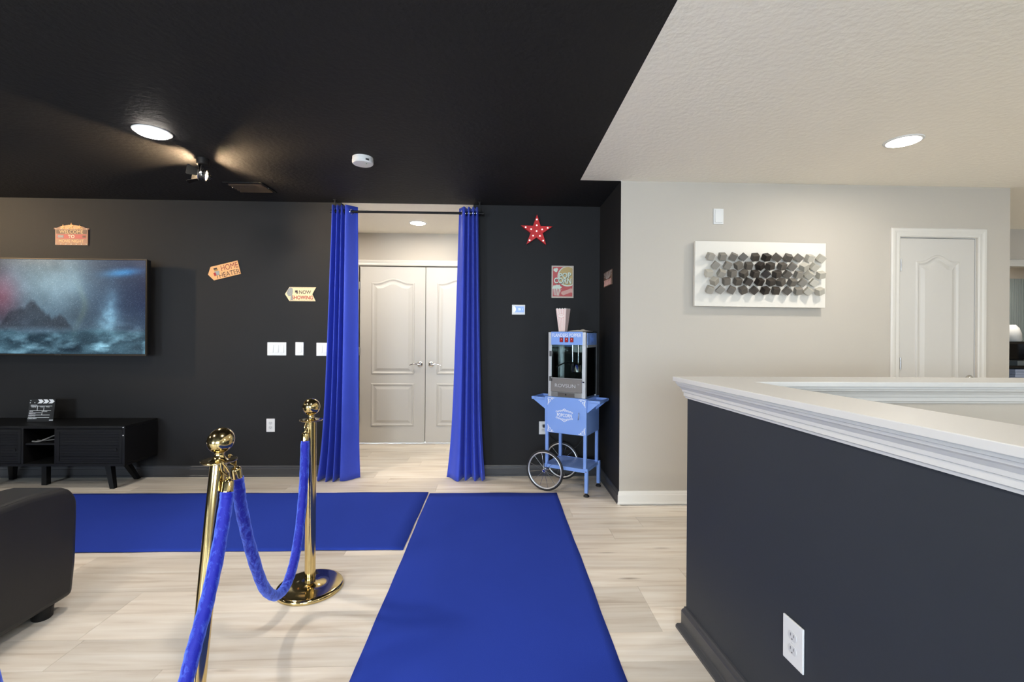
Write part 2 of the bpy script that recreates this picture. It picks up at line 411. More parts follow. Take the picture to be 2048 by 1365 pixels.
# ------------------------------------------------------------------ doors
def panel(parent, shape, M, m):
    outline = shape(0)
    prof = [(0, .0004), (.007, .0085), (.014, .0095), (.028, .0015), (.040, .0012), (.068, .0105)]
    loops = [[(q.x, q.y, z) for q in shape(d)] for d, z in prof]
    n = len(outline); vs = [p for l in loops for p in l]; fs = []
    for j in range(len(loops)-1):
        for i in range(n): fs.append((j*n+i, j*n+(i+1) % n, (j+1)*n+(i+1) % n, (j+1)*n+i))
    fs.append(tuple((len(loops)-1)*n+i for i in range(n)))
    return MB(M).add(vs, fs).build('door_panel', m, parent)
def arch(x0, x1, z0, zs, za, n=20):
    pts = [(x0, z0), (x1, z0), (x1, zs)]
    for i in range(1, n):
        t = 1-i/n; e = 0.10
        q = (t-e)/(1-2*e); q = min(1, max(0, q))
        pts.append((x0+(x1-x0)*t, zs+(za-zs)*(0.5-0.5*math.cos(2*math.pi*q))))
    return [Vector(p) for p in pts + [(x0, zs)]]
def rect(x0, x1, z0, z1): return [Vector(p) for p in ((x0, z0), (x1, z0), (x1, z1), (x0, z1))]
def lever(parent, x, z, s):
    M = WALLM(x, -0.0175, z)
    h = MB(M).lathe([(1e-6, .016), (.014, .016), (.026, .011), (.033, .004), (.033, 0)], 24)
    ho = h.build('handle', CHROME, parent, smooth=True)
    MB(M).tube(spline([(0, 0, .012), (0, 0, .045), (s*.02, .002, .052), (s*.06, .006, .05), (s*.1, -.004, .047), (s*.115, -.01, .046)], 6), [.009]*7+[.0085]*6+[.008]*6+[.007]*6+[.005]*6, 10).build('lever', CHROME, ho, smooth=True)
def hinge(parent, x, z):
    h = MB().cyl((x, -.022, z-.045), (x, -.022, z+.045), .006, 10)
    h.box(x-.012, x+.012, -.019, -.0172, z-.044, z+.044)
    h.build('hinge', STEEL, parent, smooth=True)
def make_door(name, x0, x1, y, zt, px0, px1, zs, za, hinges_x, lv, n=0):
    w = x1-x0
    d = struct(MB().box(0.0035, w-.0035, -.0175, .0175, .008, zt).build(name, DOORW, origin=None)); d.location = (x0, y, 0)
    F = WALLM(0, -.0175, 0)
    panel(d, lambda e: arch(px0+e, px1-e, .806+e, zs-e, za-e), F, DOORW)
    panel(d, lambda e: rect(px0+e, px1-e, .205+e, .70-e), F, DOORW)
    if lv: lever(d, lv[0], lv[1], lv[2])
    for z in (1.83, 1.07, .295): hinge(d, hinges_x, z)
    return d
make_door('door_1', -1.587, -.829, DD+.02, 2.05, .135, .63, 1.868, 1.915, -.002, (.697, .923, -1))
make_door('door_2', -.829, -.069, DD+.02, 2.05, .13, .625, 1.868, 1.915, .762, (.066, .923, 1))
make_door('door_3', 3.102, 3.701, D2+.0215, 2.037, .125, .475, 1.86, 1.912, .006, (.56, .95, -1))
def casing(name, x0, x1, zt, y, w=.066):
    prof = [(0, 0), (.012, 0), (.016, .01), (.014, .03), (.018, .045), (.018, w-.008), (.010, w), (0, w)]   # (out, away from opening)
    b = MB()
    path = [((x0, 0), (-1, 0)), ((x0, zt), (-1, 1)), ((x1, zt), (1, 1)), ((x1, 0), (1, 0))]
    vs = []; n = len(prof)
    for (x, z), (dx, dz) in path:
        for o, a in prof: vs.append((x+dx*a, y-o, z+dz*a))
    fs = []
    for j in range(3):
        for i in range(n): fs.append((j*n+i, j*n+(i+1) % n, (j+1)*n+(i+1) % n, (j+1)*n+i))
    fs += [tuple(range(n)), tuple(range(4*n-1, 3*n-1, -1))]
    return struct(b.add(vs, fs).build(name, CASEW))
casing('trim_7', -1.600, -.055, 2.063, DD)
casing('trim_8', 3.092, 3.712, 2.046, D2, .07)
# jambs
struct(MB().box(3.092, 3.1015, D2+.001, D2+.118, 0, 2.044).box(3.7015, 3.712, D2+.001, D2+.118, 0, 2.044).box(3.1015, 3.7015, D2+.001, D2+.118, 2.040, 2.044).box(3.1015, 3.7015, D2+.05, D2+.06, 0, 2.04).build('trim_9', WHITET))
casing('trim_10', 4.9, 6.6, 2.04, 4.75, .075)

# ------------------------------------------------------------------ ceiling fixtures
def downlight(label, x, y, r=.082, m=None, w=1.0):
    m = m or LAMP; k = 1.0 if m is LAMP else .5
    t = thing('recessed_light', label, 'ceiling light', (x, y, H), 0, 'round recessed ceiling lights')
    MB().lathe([(r+.016, 0), (r+.014, -.004), (r+.002, -.007), (r, -.004), (r, 0)], 40).build('trim_ring', PLASTIC, t, smooth=True)
    MB().lathe([(r*.97, -.003), (r*.93, -.003-.012*k), (r*.7, -.003-.018*k), (1e-6, -.003-.021*k)], 28).build('diffuser', m, t, smooth=True)
    li = bpy.data.lights.new('downlight_beam', 'AREA'); li.shape = 'DISK'; li.size = 2*r*.85; li.energy = DOWNLIGHT*w; li.color = WARM if m is LAMP else (1.0, .93, .83)
    lo = bpy.data.objects.new('downlight_beam', li); C.objects.link(lo); lo.parent = t; lo.location = (0, 0, -.026)
    return t
downlight('lit recessed light in the black ceiling, left of the barn-door spotlight', -2.013, 2.748)
downlight('lit recessed light in the white ceiling above the cube wall art', 2.407, 2.658, m=LAMPH, w=.5)
downlight('lit recessed light in the foyer ceiling beyond the curtains', -.835, 4.856, .078, m=LAMPH, w=.30)
for lb, x, y, m_, w_ in (('added recessed light out of view above the leather armchair', -2.2, .9, LAMP, .62), ('added recessed light out of view above the camera', -.3, .9, LAMP, 1.0), ('added recessed light out of view at the far left of the black ceiling', -4.6, 1.6, LAMP, .9),  # unseen lamps, added to brighten the theatre floor and runners
                 ('added recessed light out of view at the left end of the foyer', -1.72, 4.5, LAMPH, .6), ('added recessed light out of view at the right end of the foyer', .05, 4.5, LAMPH, .6),  # unseen pair, added to even out the light in the foyer
                 ('added recessed light out of view above the stairwell', 2.2, -.2, LAMPH, 1.05), ('added recessed light out of view at the right end of the hall', 5.2, .9, LAMPH, 1.1), ('added unseen recessed light in the far room ceiling behind the hall wall', 6.4, 5.6, LAMPH, 1.2)):  # unseen lamps, added to brighten the hall and the far room
    downlight(lb, x, y, m=m_, w=w_)

t = thing('smoke_detector', 'round white smoke detector on the black ceiling', 'smoke detector', (-.897, 3.085, H))
MB().lathe([(.066, 0), (.0665, -.012), (.064, -.014), (.064, -.017), (.068, -.019), (.068, -.036), (.062, -.043), (.03, -.046), (1e-6, -.046)], 40).build('body', PLASTIC, t, smooth=True)
g = MB()
for k in range(7):
    a = -1.0+k*.05; g.cbox((math.cos(a)*.0675, math.sin(a)*.0675, -.028), (.003, .0025, .012))
g.build('grille', DARKSLOT, t)
MB().cyl((.03, -.02, -.0455), (.03, -.02, -.047), .004, 10).build('test_light', mat('green_led', (120, 170, 120), .3), t)

VENTM = mat('vent_bronze', (96, 82, 64), .35, metal=.5)
t = thing('air_vent', 'black slatted air vent in the ceiling near the wall', 'vent', (-1.975, 3.745, H))
MB().box(-.15, .15, -.125, -.105, -.008, 0).box(-.15, .15, .105, .125, -.008, 0).box(-.15, -.13, -.105, .105, -.008, 0).box(.13, .15, -.105, .105, -.008, 0).build('frame', BLACKM, t, bevel=.002)
MB().box(-.13, .13, -.105, .105, -.001, 0).build('backing', BLACKM, t)
for k in range(5):
    Mx = Matrix.Translation((0, -.084+k*.042, -.008)) @ Matrix.Rotation(math.radians(-38), 4, 'X')
    MB(Mx).box(-.13, .13, -.0125, .0125, -.001, .001).build('slat', VENTM, t)
for s in (-1, 1): MB().sphere((s*.14, 0, -.008), .004, 8).build('screw', STEEL, t, smooth=True)

SPOTB = emis('spot_bulb', (1, .72, .42), 6500)
SPOTB2 = emis('spot_bulb_strong', (1, .72, .42), 16000)
FLAP = mat('matte_black_flap', (12, 12, 12), .7, spec=.2)
def barn_spot(label, x, y, rot, bm=None):
    t = thing('barn_door_spotlight', label, 'spotlight', (x, y, H), rot, 'barn-door spotlights')
    MB().lathe([(1e-6, -.042), (.034, -.042), (.038, -.038), (.038, 0)], 28).build('ceiling_base', BLACKM, t, smooth=True)
    hz = -.108
    yk = MB().tube(spline([(0, 0, -.04), (0, 0, -.05), (0, .035, -.06), (0, .046, -.085), (0, .046, hz)], 5), .004, 8)
    yk.tube(spline([(0, 0, -.04), (0, 0, -.05), (0, -.035, -.06), (0, -.046, -.085), (0, -.046, hz)], 5), .004, 8)
    yk.build('yoke', BLACKM, t, smooth=True)
    Mh = Matrix.Translation((0, 0, hz)) @ Matrix.Rotation(math.radians(8), 4, 'Y')
    MB(Mh).tube([(-.020, 0, 0), (.018, 0, 0)], .037, 24, caps=False).build('housing', BLACKM, t, smooth=True)
    hr = MB(Mh).torus((-.020, 0, 0), .037, .004, 'X', 28, 8).torus((.020, 0, 0), .036, .003, 'X', 28, 8).torus((0, 0, 0), .037, .002, 'X', 28, 6)
    hr.build('housing_ring', CHROME, t, smooth=True)
    MB(Mh).lathe([(1e-6, -.012), (.013, -.009), (.02, .0), (.021, .010), (.012, .018), (1e-6, .02)], 24, Matrix.Translation((.044, 0, -.006)) @ Matrix.Rotation(math.radians(-90), 4, 'Y')).build('reflector', BLACKG, t, smooth=True)
    for k in range(4):
        a = k*math.pi/2
        Mf = Mh @ Matrix.Rotation(a, 4, 'X') @ Matrix.Translation((-.024, 0, .038)) @ Matrix.Rotation(math.radians(72 if k == 0 else 30), 4, 'Y')
        w0, w1 = .020, .034
        MB(Mf).prism([(0, -w0), (0, w0), (-.055, w1), (-.062, w1-.007), (-.062, -w1+.007), (-.055, -w1)], -.0008, .0008).build('barn_door', FLAP, t)
    MB(Mh).sphere((-.002, 0, 0), .012, 10).build('bulb', bm or SPOTB, t, smooth=True)
    for s in (-1, 1): MB().cyl((0, s*.04, hz), (0, s*.056, hz), .007, 10).build('knob', CHROME, t)
    return t
barn_spot('small black barn-door spotlight lit on the black ceiling', -1.981, 3.158, math.radians(20))
barn_spot('second barn-door spotlight on the ceiling left of the television, out of view', -5.0, 3.1, math.radians(221), SPOTB2)

# ------------------------------------------------------------------ television
TVX0, TVX1, TVZ0, TVZ1, TVY = -4.43, -2.978, 1.072, 1.892, D-.14
t = thing('television', 'wide flat television showing a stormy blue sea, hung on black wall', 'television', ((TVX0+TVX1)/2, TVY, TVZ0))
tw, tht = TVX1-TVX0, TVZ1-TVZ0
MB().box(-tw/2+.004, tw/2-.004, .006, .05, .01, tht-.004).build('back_housing', BLACKM, t)
BRZ = mat('tv_bezel', (92, 84, 74), .3, metal=.8)
fr = MB().box(-tw/2, tw/2, -.004, .012, 0, .011).box(-tw/2, tw/2, -.004, .012, tht-.006, tht).box(-tw/2, -tw/2+.006, -.004, .012, .011, tht-.006).box(tw/2-.006, tw/2, -.004, .012, .011, tht-.006)
fr.build('bezel', BRZ, t)
def screen_mesh(w, h, nx=300, nz=170):
    rng = np.random.RandomState(3)
    def vnoise(U, V, s):
        g = rng.rand(64, 64); u, v = U*s, V*s
        i, j = np.floor(u).astype(int), np.floor(v).astype(int); fu, fv = u-i, v-j
        fu, fv = fu*fu*(3-2*fu), fv*fv*(3-2*fv); i, j = i % 63, j % 63
        return (g[i, j]*(1-fu)+g[i+1, j]*fu)*(1-fv)+(g[i, j+1]*(1-fu)+g[i+1, j+1]*fu)*fv
    def fbm(U, V, s, o=5):
        r = 0; a = .5
        for k in range(o): r = r+a*vnoise(U+k*7.3, V+k*3.1, s*2**k); a *= .5
        return r
    u, v = np.meshgrid(np.linspace(0, 1, nx), np.linspace(0, 1, nz), indexing='xy')
    U, V = u*1.77+1, v+1
    cl = fbm(U, V, 2.4); fine = fbm(U, V, 14, 4)
    mist = np.exp(-((u-.45)**2/.07+(v-.82)**2/.10))
    base = np.stack([58+52*mist, 76+56*mist, 90+52*mist], -1)
    dark = np.clip((u-.58)/.42, 0, 1)*np.clip((v-.12)/.4, 0, 1)
    base *= (1-.6*dark*(.5+cl))[..., None]
    base *= (.6+.8*cl)[..., None]
    base[..., 2] += 26*dark; base[..., 1] += 6*dark
    warmth = np.exp(-((u-.17)**2/.010+(v-.62)**2/.06)); base[..., 0] += 42*warmth; base[..., 1] -= 6*warmth; base[..., 2] -= 4*warmth
    cold = np.exp(-((u-.87)**2/.010+(v-.87-.18*(u-.87))**2/.0016)); base += cold[..., None]*np.array([14, 62, 92])
    # sea in the lower third
    hz = .27+.02*np.sin(u*9+1)+.05*(fbm(U, V*0+1, 5)-.5)
    sea = np.clip((hz-v)/.05, 0, 1)
    wv = fbm(U*1.0, V*2.6, 4, 6)
    seac = np.stack([30+70*(wv-.35), 52+92*(wv-.38), 62+98*(wv-.36)], -1)
    base = base*(1-sea[..., None])+seac*sea[..., None]
    foam = np.clip(fbm(U, V*2.0, 6, 6)-.47, 0, 1)*2.2*np.clip((.36-v)/.2, 0, 1)
    base += foam[..., None]*np.array([92, 116, 124])
    # a low dark headland in the haze and a pale burst of spray
    ridge = .27+.30*np.exp(-((u-.36)/.10)**2)+.14*np.exp(-((u-.52)/.05)**2)+.16*np.exp(-((u-.22)/.06)**2)+.10*(fbm(U*3, V*0+1, 6)-.5)
    rock = np.clip((ridge-v+.03*(fine-.5))/.05, 0, 1)*np.clip((v-.24)/.06, 0, 1)
    base = base*(1-.62*rock[..., None])+np.array([36, 40, 48])*.62*rock[..., None]*(.6+.7*fine)[..., None]
    sp = np.exp(-(((u-.79-.06*(v-.4))/(.045+.09*np.clip(.5-v, 0, 1)))**2+((v-.40)/.24)**2))*(.2+1.2*fine)
    base += sp[..., None]*np.array([66, 92, 98])
    spk = (rng.rand(nz, nx) > .9)*rng.rand(nz, nx); base += (spk*26)[..., None]
    base += 10*(rng.rand(nz, nx)-.5)[..., None]
    glow = np.exp(-((u-.62+.03*np.sin(v*9))/.02)**2)*np.exp(-((v-.5)/.25)**2); base += glow[..., None]*np.array([12, 12, 3])
    base = np.clip(base, 3, 235)
    L = np.where(base/255 <= .04045, base/255/12.92, ((base/255+.055)/1.055)**2.4)
    verts = [((a-.5)*w, 0, b*h) for b in np.linspace(0, 1, nz) for a in np.linspace(0, 1, nx)]
    faces = [(j*nx+i, j*nx+i+1, (j+1)*nx+i+1, (j+1)*nx+i) for j in range(nz-1) for i in range(nx-1)]
    me = bpy.data.meshes.new('screen'); me.from_pydata(verts, [], faces)
    at = me.color_attributes.new('picture', 'FLOAT_COLOR', 'POINT')
    at.data.foreach_set('color', np.concatenate([L.reshape(-1, 3), np.ones((nx*nz, 1))], 1).astype(np.float32).ravel())
    return me
sm = bpy.data.materials.new('tv_picture'); sm.use_nodes = True
b = sm.node_tree.nodes['Principled BSDF']; b.inputs['Base Color'].default_value = (.005, .005, .006, 1); b.inputs['Roughness'].default_value = .25
va = sm.node_tree.nodes.new('ShaderNodeVertexColor'); va.layer_name = 'picture'
sm.node_tree.links.new(va.outputs[0], b.inputs['Emission Color']); b.inputs['Emission Strength'].default_value = 0.9
me = screen_mesh(tw-.022, tht-.024); me.materials.append(sm)
link('screen', me, t, (0, -.0015, .014))
text('SAMSUNG', .006, STEEL, t, WALLM(0, -.0042, .0055), width=.05)
MB().box(-.2, .2, .05, D-TVY-.001, .25, .6).build('wall_mount', BLACKM, t)

# ------------------------------------------------------------------ signs on the black wall
def plate(name, label, cat, X, Z, poly, m, th=.008, rot=0.0, group=None, Y=D):
    t = thing(name, label, cat, (X, Y-.0015, Z), 0, group)
    M = WALLM(0, 0, 0, rot)
    MB(M).prism(poly, 0, th).build('board', m, t, bevel=.0012)
    return t, M
def Mz(M, x, y, z, rot=0.0): return M @ Matrix.Translation((x, y, z)) @ Matrix.Rotation(rot, 4, 'Z')
def star_poly(cx, cy, R, r=.4, rot=0.0):
    return [(cx+(R if k % 2 == 0 else R*r)*math.sin(rot+k*math.pi/5), cy+(R if k % 2 == 0 else R*r)*math.cos(rot+k*math.pi/5)) for k in range(10)]
INK = mat('dark_ink', (58, 38, 34), .6); REDINK = mat('red_ink', (176, 44, 38), .6)
CREAM = mat('cream_board', (236, 214, 168), .55, var=(18, .07)); ORNG = mat('orange_board', (236, 172, 112), .55, var=(14, .08))
RUST = mat('rust_board', (168, 124, 98), .6, var=(22, .25)); TAN = mat('tan_paint', (206, 158, 108), .6, var=(20, .1)); IVORY = mat('ivory_paint', (240, 226, 200), .5)
REDP = mat('faded_red', (184, 92, 82), .6, var=(25, .12)); GREYP = mat('grey_print', (150, 150, 146), .6, var=(160, .4)); BRN = mat('brown_print', (112, 84, 66), .6, var=(40, .3))

# welcome sign
poly = [(-.138, -.068), (.138, -.068), (.138, .068), (.15, .07), (.148, .082), (.13, .082)]
for k in range(13):
    a = 1-k/6; poly.append((.115*a, .082+.034*math.sqrt(max(0, 1-a*a*.9))-.008))
poly += [(-.13, .082), (-.148, .082), (-.15, .07), (-.138, .068)]
t, M = plate('welcome_sign', 'rustic sign reading WELCOME TO MOVIE NIGHT topped with stars', 'sign', -3.72, 2.098, poly, RUST)
MB(M).prism([(-.128, .03), (.128, .03), (.128, .066), (-.128, .066)], .008, .0095).build('title_band', BRN, t)
MB(M).prism([(-.125, -.012), (.125, -.012), (.125, .026), (-.125, .026)], .008, .009).build('middle_band', REDP, t)
MB(M).prism([(-.1, .07), (.1, .07), (.085, .098), (0, .11), (-.085, .098)], .008, .0092).build('crest', TAN, t)
for x, y, R in ((0, .098, .028), (-.07, .09, .02), (.07, .088, .02)): MB(M).prism(star_poly(x, y, R), .007, .013).build('star', ORNG, t)
for k in range(7): MB(M).sphere((-.13+k*.0433, -.06, .009), .0045, 8).build('marquee_bulb', IVORY, t, smooth=True)
for k in range(6): MB(M).sphere((-.13+k*.052, .074, .009), .0045, 8).build('marquee_bulb', IVORY, t, smooth=True)
LTAN = mat('light_tan', (232, 192, 140), .6)
text('WELCOME', .03, LTAN, t, Mz(M, 0, .048, .0097), width=.20)
text('TO', .028, IVORY, t, Mz(M, 0, .007, .0095), width=.055, bold=.02)
text('MOVIE NIGHT', .026, LTAN, t, Mz(M, 0, -.033, .0085), width=.21)
MB(M).cbox((-.09, .007, .0095), (.05, .022, .001)).build('ticket_print', GREYP, t)
MB(M).cbox((.108, .007, .0095), (.026, .018, .001)).build('camera_print', BRN, t)

# home theater sign
poly = [(-.143, 0), (-.105, .061), (.135, .061), (.135, -.061), (-.105, -.061)]
t, M = plate('home_theater_sign', 'tilted orange pointed sign reading HOME THEATER', 'sign', -2.412, 1.82, poly, ORNG, rot=math.radians(14.5))
text('HOME', .05, mat('maroon_ink', (140, 50, 48), .6), t, Mz(M, .055, .026, .008), width=.148)
text('THEATER', .042, INK, t, Mz(M, .025, -.032, .008), width=.215)
MB(M).cbox((-.068, .035, .0085), (.03, .014, .001)).build('clapper_print', INK, t)
MB(M).cbox((-.064, .021, .0085), (.034, .012, .001)).build('clapper_print', mat('gold_print', (170, 130, 70), .6), t)
MB(M).prism([(-.078, -.025), (-.045, -.025), (-.04, .012), (-.083, .012)], .008, .0092).build('bucket_print', GREYP, t)
MB(M).prism([(-.09, -.028), (-.07, -.024), (-.075, .005), (-.094, .002)], .008, .0095).build('ticket_print', REDINK, t)

# now showing sign
poly = [(-.135, 0), (-.096, .062), (.137, .062), (.104, 0), (.134, -.062), (-.096, -.062)]
t, M = plate('now_showing_sign', 'cream ribbon-tailed sign reading NOW SHOWING', 'sign', -1.746, 1.620, poly, CREAM)
text('NOW', .032, INK, t, Mz(M, .042, .018, .008), width=.105, bold=.015)
text('SHOWING', .034, REDINK, t, Mz(M, .018, -.03, .008), width=.185, bold=.025)
MB(M).prism([(-.118, .01), (-.105, .045), (-.085, .058), (-.068, .05), (-.066, .02), (-.072, -.012), (-.098, -.02), (-.11, -.01)], .008, .0105).build('projector_print', GREYP, t)
MB(M).prism([(-.082, -.012), (-.072, -.012), (-.066, -.055), (-.086, -.055)], .008, .0095).build('stand_print', GREYP, t)
MB(M).prism([(-.046, .032), (-.024, .034), (-.022, .004), (-.034, .004), (-.034, .016), (-.046, .012)], .008, .009).build('megaphone_print', INK, t)
g, g2 = MB(M), MB(M)
for k in range(22):
    g.cbox((-.088+k*.0098, .057, .0083), (.004, .003, .0006)); g2.cbox((-.088+k*.0098, -.057, .0083), (.004, .003, .0006))
for q_ in (g, g2): q_.build('dotted_edge', BRN, t)

# popcorn poster
t, M = plate('popcorn_poster', 'vintage tin popcorn poster above the popcorn machine', 'poster', .591, 1.754, rect(-.1, .1, -.146, .146), mat('poster_edge', (196, 186, 172), .5, var=(30, .15)), .006)
RP = mat('poster_red', (188, 84, 84), .55, var=(20, .1)); MUST = mat('poster_mustard', (190, 164, 108), .55, var=(40, .06)); MINT = mat('poster_mint', (206, 220, 206), .5); SHAD = mat('poster_shadow', (74, 84, 66), .6)
PINK = mat('poster_pink', (206, 160, 150), .55, var=(40, .1))
MB(M).prism(rect(-.089, .089, -.133, .135), .006, .0066).build('red_field', RP, t)
def clipdisc(cx, cy, r, x1, y1, n=40):
    return [(min(x1, cx+r*math.cos(2*math.pi*k/n)), min(y1, cy+r*math.sin(2*math.pi*k/n))) for k in range(n)]
MB(M).prism(clipdisc(.045, .05, .092, .089, .135), .0066, .0070).build('cream_ring', MINT, t)
MB(M).prism(clipdisc(.047, .052, .083, .089, .135), .0070, .0074).build('mustard_disc', MUST, t)
for s, x, z, w, h, rt in (('POP', .022, .058, .112, .05, .07), ('CORN', 0, .01, .158, .052, -.03)):
    text(s, h, SHAD, t, Mz(M, x+.004, z-.004, .0076, rt), width=w, bold=.03)
    text(s, h, MINT, t, Mz(M, x, z, .0082, rt), width=w, bold=.03)
g = MB(M)
for a, c, r in ((-.07, .108, .014), (-.055, .112, .013), (-.06, .098, .012)): g.sphere((a, c, .0066), r, 12, (1, 1, .12))
g.build('popped_kernel', MINT, t, smooth=True)
g = MB(M)
for k in range(26):
    g.sphere((-.05+.038*math.cos(k*2.4)*math.sqrt(k/26), -.052+.022*math.sin(k*2.4)*math.sqrt(k/26), .0070), .008, 8, (1, 1, .15))
g.build('popcorn_heap', MINT, t, smooth=True)
MB(M).prism([(-.086, -.058), (-.012, -.066), (-.03, -.125), (-.078, -.122)], .0068, .0076).build('popcorn_tub', MINT, t)
for k in range(5):
    a = -.082+k*.015; c = -.076+k*.0102
    MB(M).prism([(a, -.062), (a+.007, -.063), (c+.005, -.122), (c, -.122)], .0076, .0079).build('tub_stripe', RP, t)
MB(M).prism([(-.012, -.09), (.07, -.062), (.078, -.095), (.005, -.122), (-.012, -.11)], .0068, .0076).build('ticket_print', PINK, t)
MB(M).prism([(.065, -.06), (.088, -.06), (.088, -.1), (.08, -.098)], .0068, .0074).build('ticket_print', PINK, t)

# small poster on the side wall (faces left)
t = thing('retro_movie_sign', 'small retro sunburst metal sign on the narrow black side wall', 'sign', (XS-.001, 3.828, 1.748))
Ms = Matrix(((0, 0, -1, 0), (-1, 0, 0, 0), (0, 1, 0, 0), (0, 0, 0, 1)))   # local x -> -Y, y -> up, z -> -X
MB(Ms).prism(rect(-.138, .138, -.063, .063), 0, .005).build('board', BRN, t, bevel=.001)
SIL = mat('silver_print', (176, 168, 164), .55, var=(90, .2))
for k in range(9):
    a = math.radians(18+k*18); e = .12
    x1, y1 = max(-.13, min(.13, math.cos(a)*.16)), min(.058, math.sin(a)*.09)
    MB(Ms).prism([(x1*.25-.004, .0), (x1*.25+.004, .0), (x1+.008, y1), (x1-.008, y1)], .005, .0058).build('sun_ray', SIL, t)
g = MB(Ms)
for k in range(8): g.tube(spline([(-.11+k*.03, -.055, .005), (-.1+k*.03, -.03, .0055), (-.115+k*.03, -.008, .005)], 4), .004, 6)
g.build('scroll_print', PINK, t, smooth=True)
MB(Ms).cbox((.05, -.006, .0055), (.1, .008, .001)).build('banner_line', mat('dark_red_print', (90, 40, 36), .6), t)

# marquee star
REDS = mat('red_enamel', (206, 26, 30), .4)
t = thing('marquee_star', 'red five-pointed marquee star with small white bulbs', 'wall decor', (.35, D-.002, 2.204))
M = WALLM(0, 0, 0, math.radians(-1))
sp_ = star_poly(0, 0, .147, .385)
MB(M).prism(sp_, .028, .031).build('star_face', REDS, t)
g = MB(M); n = 10
g.add([(p[0]*1.0, p[1]*1.0, 0) for p in sp_]+[(p[0]*1.02, p[1]*1.02, .036) for p in sp_]+[(p[0]*.985, p[1]*.985, .036) for p in sp_]+[(p[0]*.985, p[1]*.985, .028) for p in sp_],
      [(j*n+i, j*n+(i+1) % n, (j+1)*n+(i+1) % n, (j+1)*n+i) for j in range(3) for i in range(n)])
g.build('star_rim', REDS, t)
BULB = mat('frosted_bulb', (246, 244, 240), .3, emit=(1, .97, .92), estr=.5)
bl = [(0, 0)]
for k in range(5):
    a = k*2*math.pi/5; bl += [(.052*math.sin(a), .052*math.cos(a)), (.104*math.sin(a), .104*math.cos(a))]
for x, z in bl: MB(M).sphere((x, z, .033), .0075, 12).build('bulb', BULB, t, smooth=True)

# ------------------------------------------------------------------ wall plates
def wplate(name, label, cat, X, Z, w, h, Y, gangs=0, group=None, thick=.006):
    t = thing(name, label, cat, (X, Y-.0012, Z), 0, group)
    M = WALLM(0, 0, 0)
    MB(M).prism(rect(-w/2, w/2, -h/2, h/2), 0, thick).build('cover_plate', PLASTIC, t, bevel=.0025)
    for k in range(gangs):
        x = (k-(gangs-1)/2)*.046
        MB(M).prism(rect(x-.0175, x+.0175, -.0345, .0345), thick-.002, thick+.0006).build('rocker_frame', PLASTIC2, t)
        MB(M).add([(x-.0155, -.0325, thick+.0005), (x+.0155, -.0325, thick+.0005), (x+.0155, .0325, thick+.0005), (x-.0155, .0325, thick+.0005),
                   (x-.0155, -.0325, thick+.0055), (x+.0155, -.0325, thick+.0055), (x+.0155, .0325, thick+.0012), (x-.0155, .0325, thick+.0012)],
                  [(3, 2, 1, 0), (4, 5, 6, 7), (0, 1, 5, 4), (2, 3, 7, 6), (1, 2, 6, 5), (3, 0, 4, 7)]).build('rocker', PLASTIC, t)
    return t, M
wplate('light_switch', 'white three-gang rocker switch plate left of the blue curtain', 'light switch', -1.950, 1.133, .166, .117, D, 3)
t, M = wplate('dimmer_control', 'single white wall control between the two wider switch plates', 'light switch', -1.748, 1.135, .072, .117, D, 1, thick=.016)
wplate('light_switch', 'white two-gang rocker switch half hidden by the blue curtain', 'light switch', -1.545, 1.131, .118, .117, D, 2)
def outlet(name, label, X, Z, Y, M=None, parent=None):
    if parent is None:
        t, M = wplate(name, label, 'outlet', X, Z, .074, .117, Y)
    else: t = parent
    for s in (1, -1):
        oc = [(.0165*math.cos(a), s*.0195+min(.0125, max(-.0125, .0165*math.sin(a)))) for a in [2*math.pi*k/24 for k in range(24)]]
        f = MB(M).prism(oc, .005, .0075).build('receptacle', PLASTIC2, t)
        for x in (-.006, .006): MB(M).cbox((x, s*.0195+.003, .0076), (.0018, .008, .0006)).build('slot', DARKSLOT, f)
        MB(M).cyl((0, s*.0195-.008, .0074), (0, s*.0195-.008, .0079), .0022, 8).build('ground_hole', DARKSLOT, f)
    MB(M).cyl((0, 0, .006), (0, 0, .0072), .003, 10).build('screw', PLASTIC2, t)
    return t, M
outlet('wall_outlet', 'white duplex outlet low on the black wall behind the far stanchion', -2.0, .454, D)
outlet('wall_outlet', 'white outlet beside the popcorn cart with a black plug in it', .423, .432, D)
# outlet on the half wall: plate lies in the (along, up) plane of the face
t = thing('wall_outlet', 'white duplex outlet low on the black half wall', 'outlet', HC + HD*.652 + HN*.001 + Vector((0, 0, .384)))
Mo = Matrix(((HD.x, 0, HN.x, 0), (HD.y, 0, HN.y, 0), (0, 1, 0, 0), (0, 0, 0, 1)))
MB(Mo).prism(rect(-.041, .041, -.064, .064), 0, .006).build('cover_plate', PLASTIC, t, bevel=.0025)
outlet('', '', 0, 0, 0, Mo, t)
t, M = wplate('blank_wall_plate', 'blank white plate on the pale wall above the cube art', 'wall plate', 1.676, 2.182, .077, .117, D2)
MB(M).prism(rect(-.028, .028, -.048, .048), .005, .012).build('sensor_cover', PLASTIC, t, bevel=.003)
t, M = wplate('thermostat', 'white digital thermostat with a blue screen on the black wall', 'thermostat', .193, 1.498, .118, .09, D, thick=.018)
MB(M).prism(rect(-.044, .05, -.024, .03), .018, .0192).build('display', mat('blue_lcd', (120, 150, 220), .3, emit=(.30, .45, .9), estr=.22), t)
MB(M).prism([(-.046+.022*math.cos(a), .003+.028*math.sin(a)) for a in [math.pi*(-.5+k/12) for k in range(13)]], .0192, .0196).build('dial_print', mat('lcd_white', (235, 245, 250), .3, emit=(.8, .95, 1), estr=.3), t)
text('78', .02, _mats['lcd_white'], t, Mz(M, .007, .003, .0193), width=.022, bold=.01)
